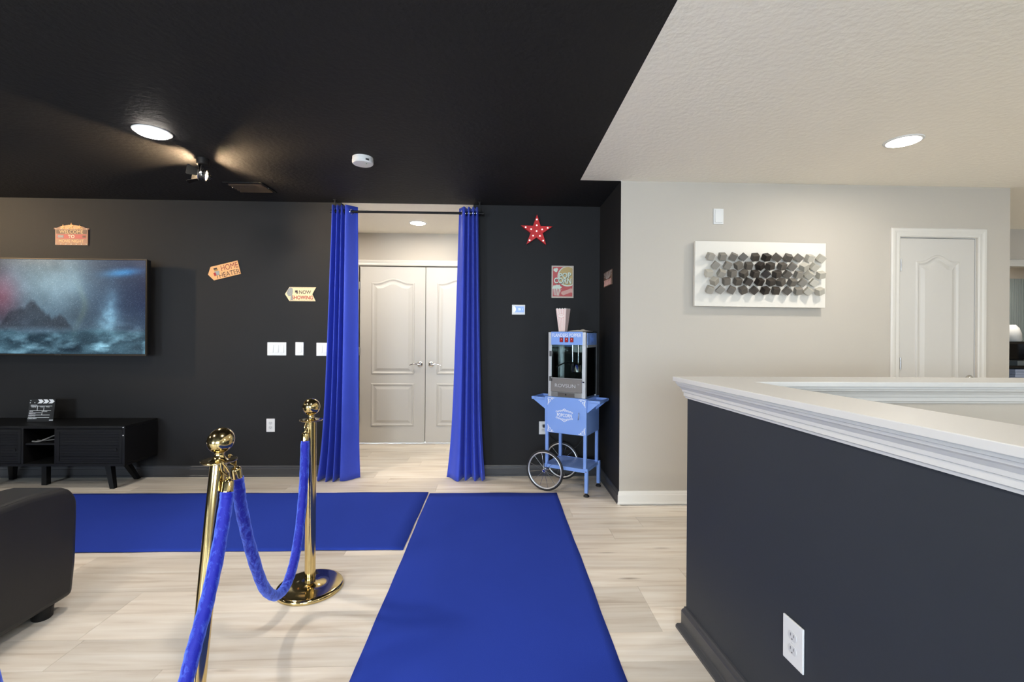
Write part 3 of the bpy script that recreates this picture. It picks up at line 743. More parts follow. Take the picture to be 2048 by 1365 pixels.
MB(M).cbox((.035, .003, .0195), (.006, .016, .0005)).build('display_icon', mat('lcd_pale', (170, 200, 250), .3, emit=(.5, .7, 1), estr=.25), t)

# ------------------------------------------------------------------ curtains and rod
ROD_Y, ROD_Z = 4.06, 2.338
t = thing('curtain_rod', 'black metal curtain rod across the doorway opening', 'curtain rod', (-.79, ROD_Y, ROD_Z))
MB().cyl((-.655, 0, 0), (.655, 0, 0), .0105, 14).build('rod', BLACKM, t, smooth=True)
for s in (-1, 1):
    MB().cyl((s*.648, 0, 0), (s*.665, 0, 0), .0165, 14).build('end_cap', BLACKM, t, smooth=True)
    MB().box(s*.63-.006, s*.63+.006, -.004, .004, .005, H-ROD_Z-.0005).box(s*.63-.012, s*.63+.012, -.012, .03, H-ROD_Z-.006, H-ROD_Z-.0005).torus((s*.63, 0, 0), .014, .004, 'X', 16, 6).build('bracket', BLACKM, t)
LINING = CURT
def curtain(label, tl, tr, bl_, br, ext, mirror=False):
    """ext: (fraction across, depth) extremes of the pleats at the heading."""
    nz, per = 46, 10
    pr = []
    for (a, da), (b, db) in zip(ext, ext[1:]):
        for k in range(per):
            t_ = k/per; s_ = smoothstep(t_)
            pr.append((a+(b-a)*t_, da+(db-da)*s_))
    pr.append(ext[-1])
    nx = len(pr); vs = []
    rnd = random.Random(11 if not mirror else 23)
    wob = [rnd.uniform(-.03, .03) for _ in ext]
    for j in range(nz+1):
        f = j/nz; z0 = 2.388+(0.006-2.388)*f
        e = .6*f+.4*f**7
        for i, (u, d) in enumerate(pr):
            k = min(len(ext)-1, i//per); w = wob[k]*(1-(i % per)/per)+wob[min(len(ext)-1, k+1)]*((i % per)/per)
            uu = u+w*f*4*u*(1-u)
            x = (tl+(bl_-tl)*e)*(1-uu)+(tr+(br-tr)*e)*uu
            amp = .042*(1+.3*f)
            yy = ROD_Y-d*amp-.004*math.sin(f*5+u*9)*f-.045*f*f*.6
            z = z0+.008*(1-f)*(-d*.3)+.004*math.sin(u*14)*f
            vs.append((x, yy, max(.004, z)))
    fs = [(j*nx+i, j*nx+i+1, (j+1)*nx+i+1, (j+1)*nx+i) for j in range(nz) for i in range(nx-1)]
    org = Vector(((tl+tr)/2, ROD_Y, 0))
    b = MB().add(vs, fs)
    o = b.build('curtain', CURT, smooth=True, origin=org, sharp=2.5)
    so = o.modifiers.new('cloth', 'SOLIDIFY'); so.thickness = .0025; so.offset = 0
    tag(o, label, 'curtain', 'blue grommet curtains')
    for (a, da), (c, db) in zip(ext, ext[1:]):
        if da*db >= 0: continue
        s_ = da/(da-db); u = a+(c-a)*s_; x = tl+(tr-tl)*u
        tx, ty = (c-a)*(tr-tl), -(db-da)*.046*1.5
        nrm = Vector((ty, -tx, 0)).normalized(); tan = Vector((tx, ty, 0)).normalized()
        pts = []
        for k in range(20):
            q = 2*math.pi*k/20; pts.append(Vector((x, ROD_Y, ROD_Z))-org+tan*.021*math.cos(q)+Vector((0, 0, .021*math.sin(q))))
        MB().tube(pts, .0042, 6, closed=True).build('grommet', CHROME, o, smooth=True)
    return o
extL = [(0, .2), (.07, 1), (.17, -1), (.26, 1), (.345, -1), (.43, 1), (.52, -1), (.60, 1), (1, -1)]
curtain('long blue curtain hanging at the left side of the doorway', -1.440, -1.232, -1.545, -1.190, extL)
extR = [(0, -1), (.30, 1), (.42, -1), (.53, 1), (.64, -1), (.75, 1), (.86, -1), (.94, 1), (1, .2)]
curtain('long blue curtain hanging at the right side of the doorway', -.342, -.172, -.436, -.094, extR, True)

# ------------------------------------------------------------------ runners
def runner(label, x0, x1, y0, y1, seed, z=.0035):
    rnd = random.Random(seed); n = 40
    vs, fs = [], []
    nx, ny = (n, 24) if x1-x0 > y1-y0 else (24, n)
    ph = [rnd.uniform(0, 6) for _ in range(4)]
    for j in range(ny+1):
        for i in range(nx+1):
            u, v = i/nx, j/ny
            x, y = x0+(x1-x0)*u, y0+(y1-y0)*v
            ex = .0015*math.sin(y*5+ph[0])+.001*math.sin(y*17+ph[1]); ey = .0015*math.sin(x*6+ph[2])+.002*math.sin(x*15+ph[3])
            x += ex*(1 if u in (0, 1) else .3); y += ey*(1 if v in (0, 1) else .3)
            vs.append((x, y, z+.0009*math.sin(x*8+ph[0])*math.sin(y*7+ph[1])))
    fs = [(j*(nx+1)+i, j*(nx+1)+i+1, (j+1)*(nx+1)+i+1, (j+1)*(nx+1)+i) for j in range(ny) for i in range(nx)]
    o = MB().add(vs, fs).build('carpet_runner', CARPET, smooth=True, origin=((x0+x1)/2, (y0+y1)/2, 0))
    so = o.modifiers.new('pile', 'SOLIDIFY'); so.thickness = .003; so.offset = -1
    return tag(o, label, 'rug', 'blue carpet runners')
runner('blue carpet runner leading straight to the curtained doorway', -.528, .488, -.6, 3.692, 4)
runner('blue carpet runner lying along the television wall', -4.7, -.54, 2.722, 3.706, 9)

# ------------------------------------------------------------------ stanchions and ropes
def stanchion_parts(t, lean=(0, 0)):
    MB().lathe([(1e-6, .031), (.03, .031), (.034, .027), (.09, .0245), (.140, .0215), (.152, .019), (.157, .013), (.158, .004), (.156, 0)], 64).build('base', BRASS, t, smooth=True, sharp=.9)
    Ml = Matrix(((1, 0, lean[0], 0), (0, 1, lean[1], 0), (0, 0, 1, 0), (0, 0, 0, 1)))
    MB(Ml).lathe([(.0255, .028), (.0255, .832), (.021, .834)], 40).build('pole', BRASS, t, smooth=True)
    MB(Ml).torus((0, 0, .06), .0262, .0012, 'Z', 32, 6).build('pole_seam', BRASS, t, smooth=True)
    MB(Ml).lathe([(.028, .832), (.05, .835), (.0545, .838), (.055, .841), (.052, .8425), (.03, .840), (.022, .842)], 48).build('rope_plate', BRASS, t, smooth=True, sharp=1.2)
    MB(Ml).lathe([(.030, .840), (.022, .845), (.0165, .853), (.0145, .862), (.0165, .866), (.0165, .869), (.014, .871)], 32).build('neck', BRASS, t, smooth=True, sharp=1.2)
    MB(Ml).sphere((0, 0, .905), .042, 40).build('ball_finial', BRASS, t, smooth=True)
lab = ['brass stanchion with round base standing nearer the doorway', 'leaning brass stanchion closest to the camera, ropes on both sides', 'brass stanchion beside the camera, out of view']
st = []
for i, (x, y, ln) in enumerate(((-.924, 2.329, (0, 0)), (-.94, 1.46, (.003, .154)), (-.94, .80, (0, 0)))):
    t = thing('rope_stanchion', lab[i], 'stanchion', (x, y, 0), 0, 'brass rope stanchions'); stanchion_parts(t, ln); st.append(t)

def velvet():
    m = bpy.data.materials.new('crushed_velvet'); m.use_nodes = True; nt = m.node_tree; N, L = nt.nodes, nt.links; b = N['Principled BSDF']
    tc = N.new('ShaderNodeTexCoord'); mp = N.new('ShaderNodeMapping'); mp.inputs['Scale'].default_value = (1, 1, .45); L.new(tc.outputs['Object'], mp.inputs[0])
    n = N.new('ShaderNodeTexNoise'); n.inputs['Scale'].default_value = 75; n.inputs['Detail'].default_value = 6; n.inputs['Roughness'].default_value = .7; n.inputs['Distortion'].default_value = .8; L.new(mp.outputs[0], n.inputs['Vector'])
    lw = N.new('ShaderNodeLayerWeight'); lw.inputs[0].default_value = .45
    ml = N.new('ShaderNodeMath'); ml.operation = 'MULTIPLY_ADD'; ml.inputs[1].default_value = .55; L.new(lw.outputs['Facing'], ml.inputs[0]); L.new(n.outputs[0], ml.inputs[2])  # pile sheen at grazing edges painted into the colour, broken by crushed patches
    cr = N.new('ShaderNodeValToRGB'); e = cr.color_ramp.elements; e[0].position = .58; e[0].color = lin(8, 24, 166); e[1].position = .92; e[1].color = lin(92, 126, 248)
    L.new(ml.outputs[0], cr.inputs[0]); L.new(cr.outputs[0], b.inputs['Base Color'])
    b.inputs['Roughness'].default_value = .6; b.inputs['Sheen Weight'].default_value = .7; b.inputs['Sheen Roughness'].default_value = .3; b.inputs['Sheen Tint'].default_value = lin(120, 150, 255)
    bp = N.new('ShaderNodeBump'); bp.inputs['Strength'].default_value = .55; bp.inputs['Distance'].default_value = .004; L.new(n.outputs[0], bp.inputs['Height']); L.new(bp.outputs[0], b.inputs['Normal'])
    return m
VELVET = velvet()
def rope(label, pts, hooks, r=.0205):
    o0 = Vector(pts[0]); t = thing('velvet_rope', label, 'rope', o0, 0, 'blue velvet ropes')
    path = [p-o0 for p in spline(pts, 10)]
    rr = [r]*len(path); rr[0] = r*.88; rr[-1] = r*.88
    for i in range(1, len(path)-1): rr[i] = r*(1+.03*math.sin(i*1.7)+.02*math.sin(i*.63))
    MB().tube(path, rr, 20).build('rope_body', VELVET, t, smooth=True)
    for P, Q, hk in ((path[0], path[1], hooks[0]), (path[-1], path[-2], hooks[1])):
        d = (P-Q).normalized(); z = d; xx = z.orthogonal().normalized(); yy = z.cross(xx)
        Me = Matrix(((xx.x, yy.x, z.x, P.x), (xx.y, yy.y, z.y, P.y), (xx.z, yy.z, z.z, P.z), (0, 0, 0, 1)))
        MB(Me).lathe([(.0175, -.004), (.0185, .0), (.0175, .004), (.0172, .03), (.014, .037), (.007, .041), (.006, .047), (1e-6, .048)], 24).build('end_cap', BRASS, t, smooth=True)
        h0 = Me @ Vector((0, 0, .047)); h1 = Vector(hk)-o0
        mid = (h0+h1)/2
        MB().tube(spline([h0, mid+xx*.009, h1+Vector((0, 0, .006)), mid-xx*.009, h0], 8), .0032, 8).build('hook', BRASS, t, smooth=True)
    return t
rope('blue velvet rope sagging between the two brass stanchions', [(-.922, 1.672, .757), (-.922, 1.682, .715), (-.924, 1.702, .64), (-.925, 1.765, .47), (-.926, 1.861, .275), (-.926, 1.95, .178), (-.926, 2.03, .148), (-.926, 2.10, .168), (-.926, 2.165, .245), (-.926, 2.222, .40), (-.925, 2.252, .58), (-.925, 2.262, .752)],
     [(-.935, 1.645, .838), (-.922, 2.277, .838)])
rope('blue velvet rope falling towards the bottom left corner of the view', [(-.890, 1.556, .745), (-.889, 1.545, .70), (-.880, 1.492, .582), (-.878, 1.435, .455), (-.879, 1.38, .355), (-.882, 1.335, .26), (-.895, 1.26, .16), (-.922, 1.18, .12), (-.925, 1.06, .21), (-.93, .95, .40), (-.935, .875, .63), (-.938, .862, .75)],
     [(-.905, 1.548, .838), (-.94, .852, .838)])

# ------------------------------------------------------------------ leather armchair at the left edge
t = thing('leather_armchair', 'black leather armchair with rounded arm at the left edge', 'armchair', (-2.55, 1.75, 0))
def arm(x0, x1):
    P = [(1.12, .05), (2.205, .05), (2.222, .20), (2.228, .40)]
    for k in range(9):
        a = k/8*math.pi/2; P.append((2.228-.10+.10*math.cos(a), .462+.105*math.sin(a)))
    P += [(2.0, .577), (1.75, .572), (1.4, .59), (1.12, .60)]
    Mx = Matrix(((0, 0, 1, 2.55), (1, 0, 0, -1.75), (0, 1, 0, 0), (0, 0, 0, 1)))
    return MB(Mx).prism(P, x0, x1), P, Mx
for x0, x1 in ((-2.20, -1.955), (-3.145, -2.90)):
    b, P, Mx = arm(x0, x1); a = b.build('arm', LEATHER, t, bevel=.028, seg=4, smooth=True)
    pts = [Mx @ Vector((p[0]-.006 if p[1] > .1 else p[0], p[1]-.006, x1-.014)) for p in P[3:]]
    MB().tube(pts, .0025, 6).build('seam', LEATHER, a, smooth=True)
MB().box(-.36, .36, -.5, .44, .09, .30).build('base_frame', LEATHER, t, bevel=.02)
MB().box(-.345, .345, -.34, .45, .30, .46).build('seat_cushion', LEATHER, t, bevel=.05, seg=4, smooth=True)
MB().box(-.36, .36, -.63, -.34, .25, 1.0).build('backrest', LEATHER, t, bevel=.06, seg=4, smooth=True)
for x in (-.5, .545):
    for y in (.355, -.52): MB().lathe([(.03, 0), (.036, .006), (.04, .055)], 20, Matrix.Translation((x, y, 0))).build('foot', BLACKM, t, smooth=True)

# ------------------------------------------------------------------ media console
CX, CW = -3.633, 1.336
FY, BY, Z0, Z1 = 3.775, 4.13, .20, .522
t = thing('media_console', 'low black media console with splayed legs under the television', 'tv stand', (CX, (FY+BY)/2, 0))
dy = (BY-FY)/2; hw_ = CW/2
MB().box(-hw_, hw_, -dy, dy, Z1-.022, Z1).build('top', CONS, t, bevel=.002)
MB().box(-hw_, hw_, -dy, dy, Z0, Z0+.02).build('bottom', CONS, t, bevel=.002)
for s in (-1, 1): MB().box(s*hw_-(.02 if s > 0 else 0), s*hw_+(0 if s > 0 else .02), -dy, dy, Z0+.02, Z1-.022).build('side_panel', CONS, t)
MB().box(-hw_+.02, hw_-.02, dy-.008, dy, Z0+.02, Z1-.022).build('back_panel', CONS, t)
for x in (-.135, .12): MB().box(x, x+.016, -dy+.004, dy-.008, Z0+.02, Z1-.022).build('divider', CONS, t)
MB().box(-.119, .12, -dy+.02, dy-.008, .365, .38).build('shelf', CONS, t)
CONSD = mat('black_door_face', (19, 19, 21), .55, spec=.25)
for x0, x1 in ((-hw_+.024, -.137), (.138, hw_-.024)):
    w = x1-x0
    d = MB().box(x0, x1, -dy+.012, -dy+.02, Z0+.022, Z1-.026).build('door', CONSD, t)
    MB().box(x0, x1, -dy+.002, -dy+.012, Z0+.022, Z0+.04).box(x0, x1, -dy+.002, -dy+.012, Z1-.044, Z1-.026).box(x0, x0+.02, -dy+.002, -dy+.012, Z0+.04, Z1-.044).box(x1-.02, x1, -dy+.002, -dy+.012, Z0+.04, Z1-.044).build('door_frame', CONS, d, bevel=.0015)
    k = 0; z = Z0+.042
    while z < Z1-.05:
        MB().box(x0+.02, x1-.02, -dy+.006, -dy+.012, z, z+.010).build('slat', CONSD, d); z += .0125
    MB().cyl((x1-.05, -dy+.006, .33), (x1-.05, -dy+.001, .33), .012, 12).build('finger_pull', BLACKM, d)
for z in (Z1-.012, Z1-.075): MB().cyl((hw_-.012, -dy+.002, z), (hw_-.012, -dy-.002, z), .005, 10).build('screw_cap', PLASTIC, t)
for s in (-1, 1):
    for (ty, fy) in ((-dy+.12, -dy+.075), (dy-.10, dy-.03)):
        top = Vector((s*(hw_-.215), ty, Z0)); ft = Vector((s*(hw_-.145), fy, .0))
        b = MB(); a, c = .024, .017
        vs = [ft+Vector((dx*c, q*c, 0)) for dx, q in ((-1, -1), (1, -1), (1, 1), (-1, 1))]+[top+Vector((dx*a, q*a, 0)) for dx, q in ((-1, -1), (1, -1), (1, 1), (-1, 1))]
        b.add(vs, [(3, 2, 1, 0), (4, 5, 6, 7), (0, 1, 5, 4), (1, 2, 6, 5), (2, 3, 7, 6), (3, 0, 4, 7)]).build('leg', CONS, t)
MB().box(-.125, -.085, -.02, .02, 0, Z0).build('leg', CONS, t)
# cable on the console shelf
t = tag(MB().tube(spline([(-.1, -.10, .006), (-.02, -.12, .012), (.05, -.05, .05), (.10, .05, .06), (.05, .09, .02), (-.04, .05, .008)], 8), .006, 8).tube(spline([(-.1, -.06, .006), (0, -.09, .01), (.10, 0, .02), (.09, .08, .008)], 8), .005, 8).build('media_cable', mat('grey_cable', (120, 120, 118), .5), origin=None, smooth=True),
    'grey cables lying on the open shelf of the black console', 'cable')
t.location = (CX, (FY+BY)/2-.02, .381)

# clapperboard
t = thing('clapperboard', 'black and white film clapperboard standing on the console', 'clapperboard', (-3.79, 3.955, Z1+.0005), math.radians(3))
Mc = Matrix.Rotation(math.radians(-8), 4, 'X') @ WALLM(0, 0, 0)
skew = lambda y: .03*(y/.19)
SLATE = mat('slate_black', (22, 22, 23), .5)
MB(Mc).prism([(-.1, 0), (.1, 0), (.1, .145), (-.1, .145)], 0, .006).build('slate', SLATE, t)
MB(Mc).prism([(-.1, .147), (.1, .147), (.1, .185), (-.1, .185)], 0, .008).build('clap_stick', SLATE, t)
for k in range(3):
    x = -.035+k*.042
    MB(Mc).prism([(x, .15), (x+.03, .15), (x+.047, .167), (x+.03, .183), (x, .183), (x+.017, .167)], .008, .0088).build('chevron', WPRINT, t)
for x, z in ((-.088, .174), (-.09, .156), (-.055, .156)): MB(Mc).cyl((x, z, .008), (x, z, .0095), .0035, 10).build('rivet', WPRINT, t)
g = MB(Mc)
for (x0, x1, z) in ((-.085, .08, .128), (-.09, .075, .09), (-.092, .0, .072), (-.093, .07, .054), (-.095, .068, .034)): g.box(x0, x1, z-.0015, z+.0015, .006, .0066)
for x, z0, z1 in ((-.032, .09, .128), (.018, .09, .128), (.008, .054, .09)): g.box(x-.0015, x+.0015, z0, z1, .006, .0066)
g.build('ruled_lines', WPRINT, t)
for s, x, z, w in (('PRODUCTION', -.06, .136, .05), ('SCENE', -.06, .121, .034), ('TAKE', -.002, .121, .026), ('ROLL', .048, .121, .026), ('DATE', -.075, .084, .026), ('SOUND', .03, .084, .034), ('PROD.CO.', -.065, .066, .05), ('DIRECTOR', -.066, .047, .054), ('CAMERAMAN', -.062, .026, .066)):
    text(s, .0075, WPRINT, t, Mz(Mc, x, z, .006), width=w, bold=.01)
MB(Mc).cbox((.085, .012, .0068), (.03, .007, .0012)).build('brand_tab', WPRINT, t)
MB().box(-.06, .06, .02, .06, 0, .004).build('easel_foot', SLATE, t)

# ------------------------------------------------------------------ popcorn cart
RZ = math.radians(-31)
CO = (.42, 3.785, 0)
t = thing('popcorn_cart', 'light blue popcorn cart with two spoked wheels in the corner', 'cart', CO, RZ)
CWD, CDP = .33, .28
p = .012
for x, y in ((0, 0), (CWD, 0), (0, CDP), (CWD, CDP)):
    MB().box(x-p, x+p, y-p, y+p, .19, .478).build('post', BLUEP, t, bevel=.002)
for y in (-.006, CDP+.006):
    l = MB().box(CWD+.002, CWD+.028, y-.013, y+.013, .028, .218).build('leg', BLUEP, t, bevel=.002)
    MB().lathe([(.022, 0), (.024, .004), (.02, .012), (.009, .018), (.007, .03)], 20, Matrix.Translation((CWD+.015, y, 0))).build('foot', RUBBER, l, smooth=True)
    MB().cyl((CWD+.015, y-.013, .195), (CWD+.015, y-.017, .195), .005, 10).build('bolt', STEEL, l)
MB().box(-.014, CWD+.014, -.014, CDP+.014, .206, .212).box(-.014, CWD+.014, -.016, -.012, .186, .214).box(-.014, CWD+.014, CDP+.012, CDP+.016, .186, .214).box(-.016, -.012, -.014, CDP+.014, .186, .214).box(CWD+.012, CWD+.016, -.014, CDP+.014, .186, .214).build('shelf', BLUEP, t)
bz0, bz1 = .475, .768
MB().box(-.014, CWD+.014, -.012, CDP+.014, bz0, bz1).build('cabinet', BLUEP, t, bevel=.002)
d = MB().box(.004, CWD+.012, -.0155, -.0122, bz0+.004, bz1-.004).build('cabinet_door', BLUEP, t, bevel=.001)
MB().box(-.014, .002, -.0155, -.0122, bz0, bz1).build('door_stile', BLUEP, t)
for z in (.695, .545): MB().cyl((.003, -.017, z-.012), (.003, -.017, z+.012), .003, 8).build('hinge', BLUEP, d)
MB().tube(spline([(CWD-.055, -.016, .60), (CWD-.05, -.026, .605), (CWD-.045, -.026, .645), (CWD-.05, -.016, .655)], 5), .003, 8).build('handle', STEEL, d, smooth=True)
Mf = WALLM(0, -.0155, 0)
text('POPCORN', .028, WPRINT, d, Mz(Mf, .158, .625, .0003), width=.128, bold=.012)
def ribbon(pts, w, M):
    b = MB(M); P = [Vector(q) for q in pts]; vs = []
    for i in range(len(P)):
        dd = (P[min(i+1, len(P)-1)]-P[max(i-1, 0)]).normalized(); n_ = Vector((-dd.y, dd.x, 0))
        vs += [P[i]+n_*w/2, P[i]-n_*w/2]
    return b.add(vs, [(2*i, 2*i+1, 2*i+3, 2*i+2) for i in range(len(P)-1)])
def spiral(cx, cy, r0, turns, a0, sgn, n=14):
    return [(cx+r0*(1-k/n*.75)*math.cos(a0+sgn*2*math.pi*turns*k/n), cy+r0*(1-k/n*.75)*math.sin(a0+sgn*2*math.pi*turns*k/n), 0) for k in range(n+1)]
def corner(x, z, sx, sz):
    b = MB(Mf)
    segs = [spline([(0, 0, 0), (.03, .004, 0), (.055, .0, 0)], 4), spline([(0, 0, 0), (.004, -.03, 0), (0, -.055, 0)], 4), spiral(.018, -.018, .013, 1.1, 2.3, 1), spiral(.036, -.008, .007, 1, 3, -1, 10), spiral(.008, -.036, .007, 1, 1.6, 1, 10)]
    for s_ in segs:
        rb = ribbon([(x+sx*q[0], z+sz*q[1], .0009) for q in s_], .004, None); b.add(rb.v, rb.f)
    return b.build('corner_scroll', WPRINT, d)
corner(.012, bz1-.012, 1, 1); corner(CWD+.004, bz1-.012, -1, 1); corner(.012, bz0+.012, 1, -1); corner(CWD+.004, bz0+.012, -1, -1)
for sz in (1, -1):
    b = MB(Mf)
    for k in range(9):
        x = .158+(k-4)*.0165; z = .625+sz*(.028+.006*math.cos((k-4)*.5)*1.4)
        for q in (spiral(x, z, .0085, 1, 0 if k % 2 else math.pi, 1 if k % 2 else -1, 10),):
            rb = ribbon([(u[0], u[1], .0009) for u in q], .0034, None); b.add(rb.v, rb.f)
    rb = ribbon([(u[0], u[1], .0009) for u in spline([(.132, .625+sz*.038, 0), (.145, .625+sz*.043, 0), (.158, .625+sz*.052, 0), (.171, .625+sz*.043, 0), (.184, .625+sz*.038, 0)], 5)], .004, None); b.add(rb.v, rb.f)
    b.build('scroll_frame', WPRINT, d)
def wing(x0, x1, name='side_tray'):
    lo, hi = min(x0, x1), max(x0, x1)
    b = MB()
    b.box(lo, hi, .005, .225, .735, .739)
    Mw = Matrix(((1, 0, 0, 0), (0, 0, 1, 0), (0, 1, 0, 0), (0, 0, 0, 1)))
    for y in (.005, .222):
        b.prism([(x0, .757), (x1, .757), (x1+(.006 if x1 > x0 else -.006), .748), (x0, .655)], y, y+.003, Mw)
    b.box(x1-.002, x1+.002, .005, .225, .735, .757)
    b.build(name, BLUEP, t)
    for y in (.004,):
        for xx in (x0+(x1-x0)*.15, x0+(x1-x0)*.8): MB().cyl((xx, y, .748), (xx, y-.002, .748), .003, 8).build('rivet', STEEL, t)
wing(-.014, -.145); wing(CWD+.014, CWD+.115)
WR = .166
def wheel(y, s):
    Mw = Matrix.Translation((0, y, WR)) @ Matrix.Rotation(math.radians(90), 4, 'X')
    w = MB(Mw).torus((0, 0, 0), WR-.019, .0075, 'Z', 48, 8).build('wheel', ALU, t, smooth=True)
    MB(Mw).torus((0, 0, 0), WR-.0095, .0095, 'Z', 48, 10).build('tire', RUBBER, w, smooth=True)
    MB(Mw).cyl((0, 0, -.02), (0, 0, .02), .014, 16).torus((0, 0, .018), .013, .003).torus((0, 0, -.018), .013, .003).build('hub', CHROME, w, smooth=True)
    for k in range(12):
        a = 2*math.pi*k/12+.2; o_ = .006 if k % 2 else -.006
        MB(Mw).cyl((.012*math.cos(a), .012*math.sin(a), o_*1.5), ((WR-.022)*math.cos(a), (WR-.022)*math.sin(a), 0), .0014, 6).build('spoke', CHROME, w)
wheel(-.042, 1); wheel(CDP+.03, -1)
MB().cyl((0, -.06, WR), (0, CDP+.045, WR), .007, 12).build('axle', CHROME, t)

# popper unit standing on the cart
PZ = .769
t = thing('popcorn_machine', 'glass popcorn popper with blue header standing on the blue cart', 'popcorn machine', (CO[0], CO[1], PZ), RZ)
ph = .526; q = .014; X0, X1, Y0, Y1 = .004, CWD-.002, .004, CDP-.004
for x, y in ((X0, Y0), (X1, Y0), (X0, Y1), (X1, Y1)):
    sx, sy = (1 if x == X0 else -1), (1 if y == Y0 else -1)
    b = MB().box(*(sorted((x, x+sx*.03))), *(sorted((y, y+sy*.003))), 0, ph).box(*(sorted((x, x+sx*.003))), *(sorted((y, y+sy*.03))), 0, ph)
    po = b.build('corner_post', ALU, t)
    if y == Y0:
        for z in (.02, .06, .42, .50): MB().cyl((x+sx*.015, y, z), (x+sx*.015, y-.002, z), .003, 8).build('rivet', STEEL, po)
MB().box(X0+.003, X1-.003, Y0+.003, Y1-.003, 0, .012).build('floor_tray', STEEL, t)
MB().box(X0-.002, X1+.002, Y0-.002, Y1+.002, ph-.001, ph+.006).build('roof', BLACKM, t)
hd = MB().box(X0+.026, X1-.026, Y0-.004, Y0+.001, .424, ph+.004).build('header_panel', BLUEP, t, bevel=.001)
Mh = WALLM(0, Y0-.004, 0)
text('FLANDERS POPPER', .028, WPRINT, hd, Mz(Mh, (X0+X1)/2, .502, .0004), width=.25, bold=.004)
for k in (-1, 0, 1):
    s_ = MB(Mh).cbox(((X0+X1)/2+k*.045, .464, .001), (.024, .032, .004)).build('switch', mat('red_switch', (170, 22, 22), .3), hd)
    MB(Mh).prism(rect((X0+X1)/2+k*.045-.0145, (X0+X1)/2+k*.045+.0145, .4455, .4825), 0, .0016).build('switch_bezel', BLACKM, s_)
    MB(Mh).cbox(((X0+X1)/2+k*.045, .47, .0032), (.004, .008, .0006)).build('switch_mark', WPRINT, s_)
DBLUE = mat('blue_side_panel', (88, 122, 190), .35)
for x in (X0, X1):
    sp2 = MB().box(x-.0025, x+.0025, Y0+.03, Y1-.02, .424, ph-.004).build('side_panel', BLUEP, t)
    xo = x+(.0028 if x == X1 else -.0028)
    for r_ in (.034, .026, .018, .01): MB().torus((xo, (Y0+Y1)/2, .474), r_, .0015, 'X', 24, 5).build('fan_grille', DBLUE, sp2, smooth=True)
    MB().box(x-.002, x+.002, Y0+.03, Y1-.004, .404, .424).build('side_rail', ALU, t)
    MB().box(x-.0015, x+.0015, Y0+.03, Y1-.03, .012, .404).build('glass_pane', GLASS, t)
MB().box(X0+.03, X1-.03, Y1-.003, Y1, .012, .404).build('glass_pane', GLASS, t)
MB().box(X0+.03, X1-.03, Y1-.002, Y1+.001, .404, ph-.004).build('back_panel', BLUEP, t)
MB().box(X0+.028, X1-.028, Y0-.002, Y0+.001, .146, .423).build('glass_door', GLASS, t)
gp = MB().box(X0+.026, X1-.028, Y0-.005, Y0-.001, .042, .150).build('lower_panel', mat('grey_acrylic', (122, 118, 116), .3), t)
MB().box(X0+.026, X1-.028, Y0-.007, Y0-.003, .148, .156).build('panel_rail', STEEL, t)
Mg = WALLM(0, Y0-.005, 0)
text('ROVSUN', .028, ALU, gp, Mz(Mg, (X0+X1)/2-.01, .093, .0004), width=.178, bold=.0)
text('TM', .01, ALU, gp, Mz(Mg, X1-.058, .108, .0004), width=.014)
MB().box(X0+.03, X1-.03, Y0-.004, Y0+.004, .004, .04).build('crumb_drawer', STEEL, t)
lp = MB().box(X0+.09, X0+.235, Y0-.008, Y0-.002, .004, .036).build('drawer_pull', mat('dark_steel', (96, 92, 90), .35, metal=.4), t)
MB().cyl((X0+.162, Y0-.008, .022), (X0+.162, Y0-.014, .022), .006, 12).build('knob', CHROME, lp)
for z in (.35, .12+.0): 
    for xx in (X0+.018, X0+.034): MB().box(xx-.005, xx+.005, Y0-.006, Y0+.001, z-.022 if z > .2 else z+.005, z+.022 if z > .2 else z+.045).build('door_hinge', mat('dark_hinge', (60, 60, 60), .4, metal=.6), t)
MB().cyl((X1-.03, Y0-.004, .13), (X1-.01, Y0-.016, .13), .006, 10).build('door_catch', CHROME, t)
# kettle hanging inside
kx, ky = .205, .15
k_ = MB().lathe([(1e-6, .196), (.05, .196), (.054, .2), (.055, .262), (.058, .266), (.05, .268), (.0, .276)], 32, Matrix.Translation((kx, ky, 0))).build('kettle', CHROME, t, smooth=True)
MB().cyl((kx+.005, ky, .27), (kx+.005, ky, .42), .006, 10).build('stirrer_rod', CHROME, k_, smooth=True)
for dx, dy_ in ((-.045, 0), (.045, .01)): MB().cyl((kx+dx, ky+dy_, .26), (kx+dx, ky+dy_, .42), .0045, 8).build('hanger_rod', CHROME, k_, smooth=True)
MB().box(kx-.06, kx+.03, ky+.02, ky+.05, .36, .424).build('motor_housing', STEEL, t)
MB().tube(spline([(kx-.04, ky, .272), (kx-.085, ky-.02, .275), (kx-.12, ky-.04, .262), (kx-.165, ky-.07, .235)], 6), .0055, 8).build('tilt_lever', BLACKM, k_, smooth=True)
MB().cyl((kx-.045, ky-.05, .262), (kx-.045, ky-.068, .262), .008, 12).build('knob', BLACKM, k_)
MB().box(kx+.055, kx+.085, ky-.01, ky+.02, .22, .36).build('kettle_bracket', STEEL, t)
MB().cyl((kx+.05, ky-.04, .205), (kx+.07, ky-.05, .205), .005, 8).build('drain_tip', BRASS, k_)

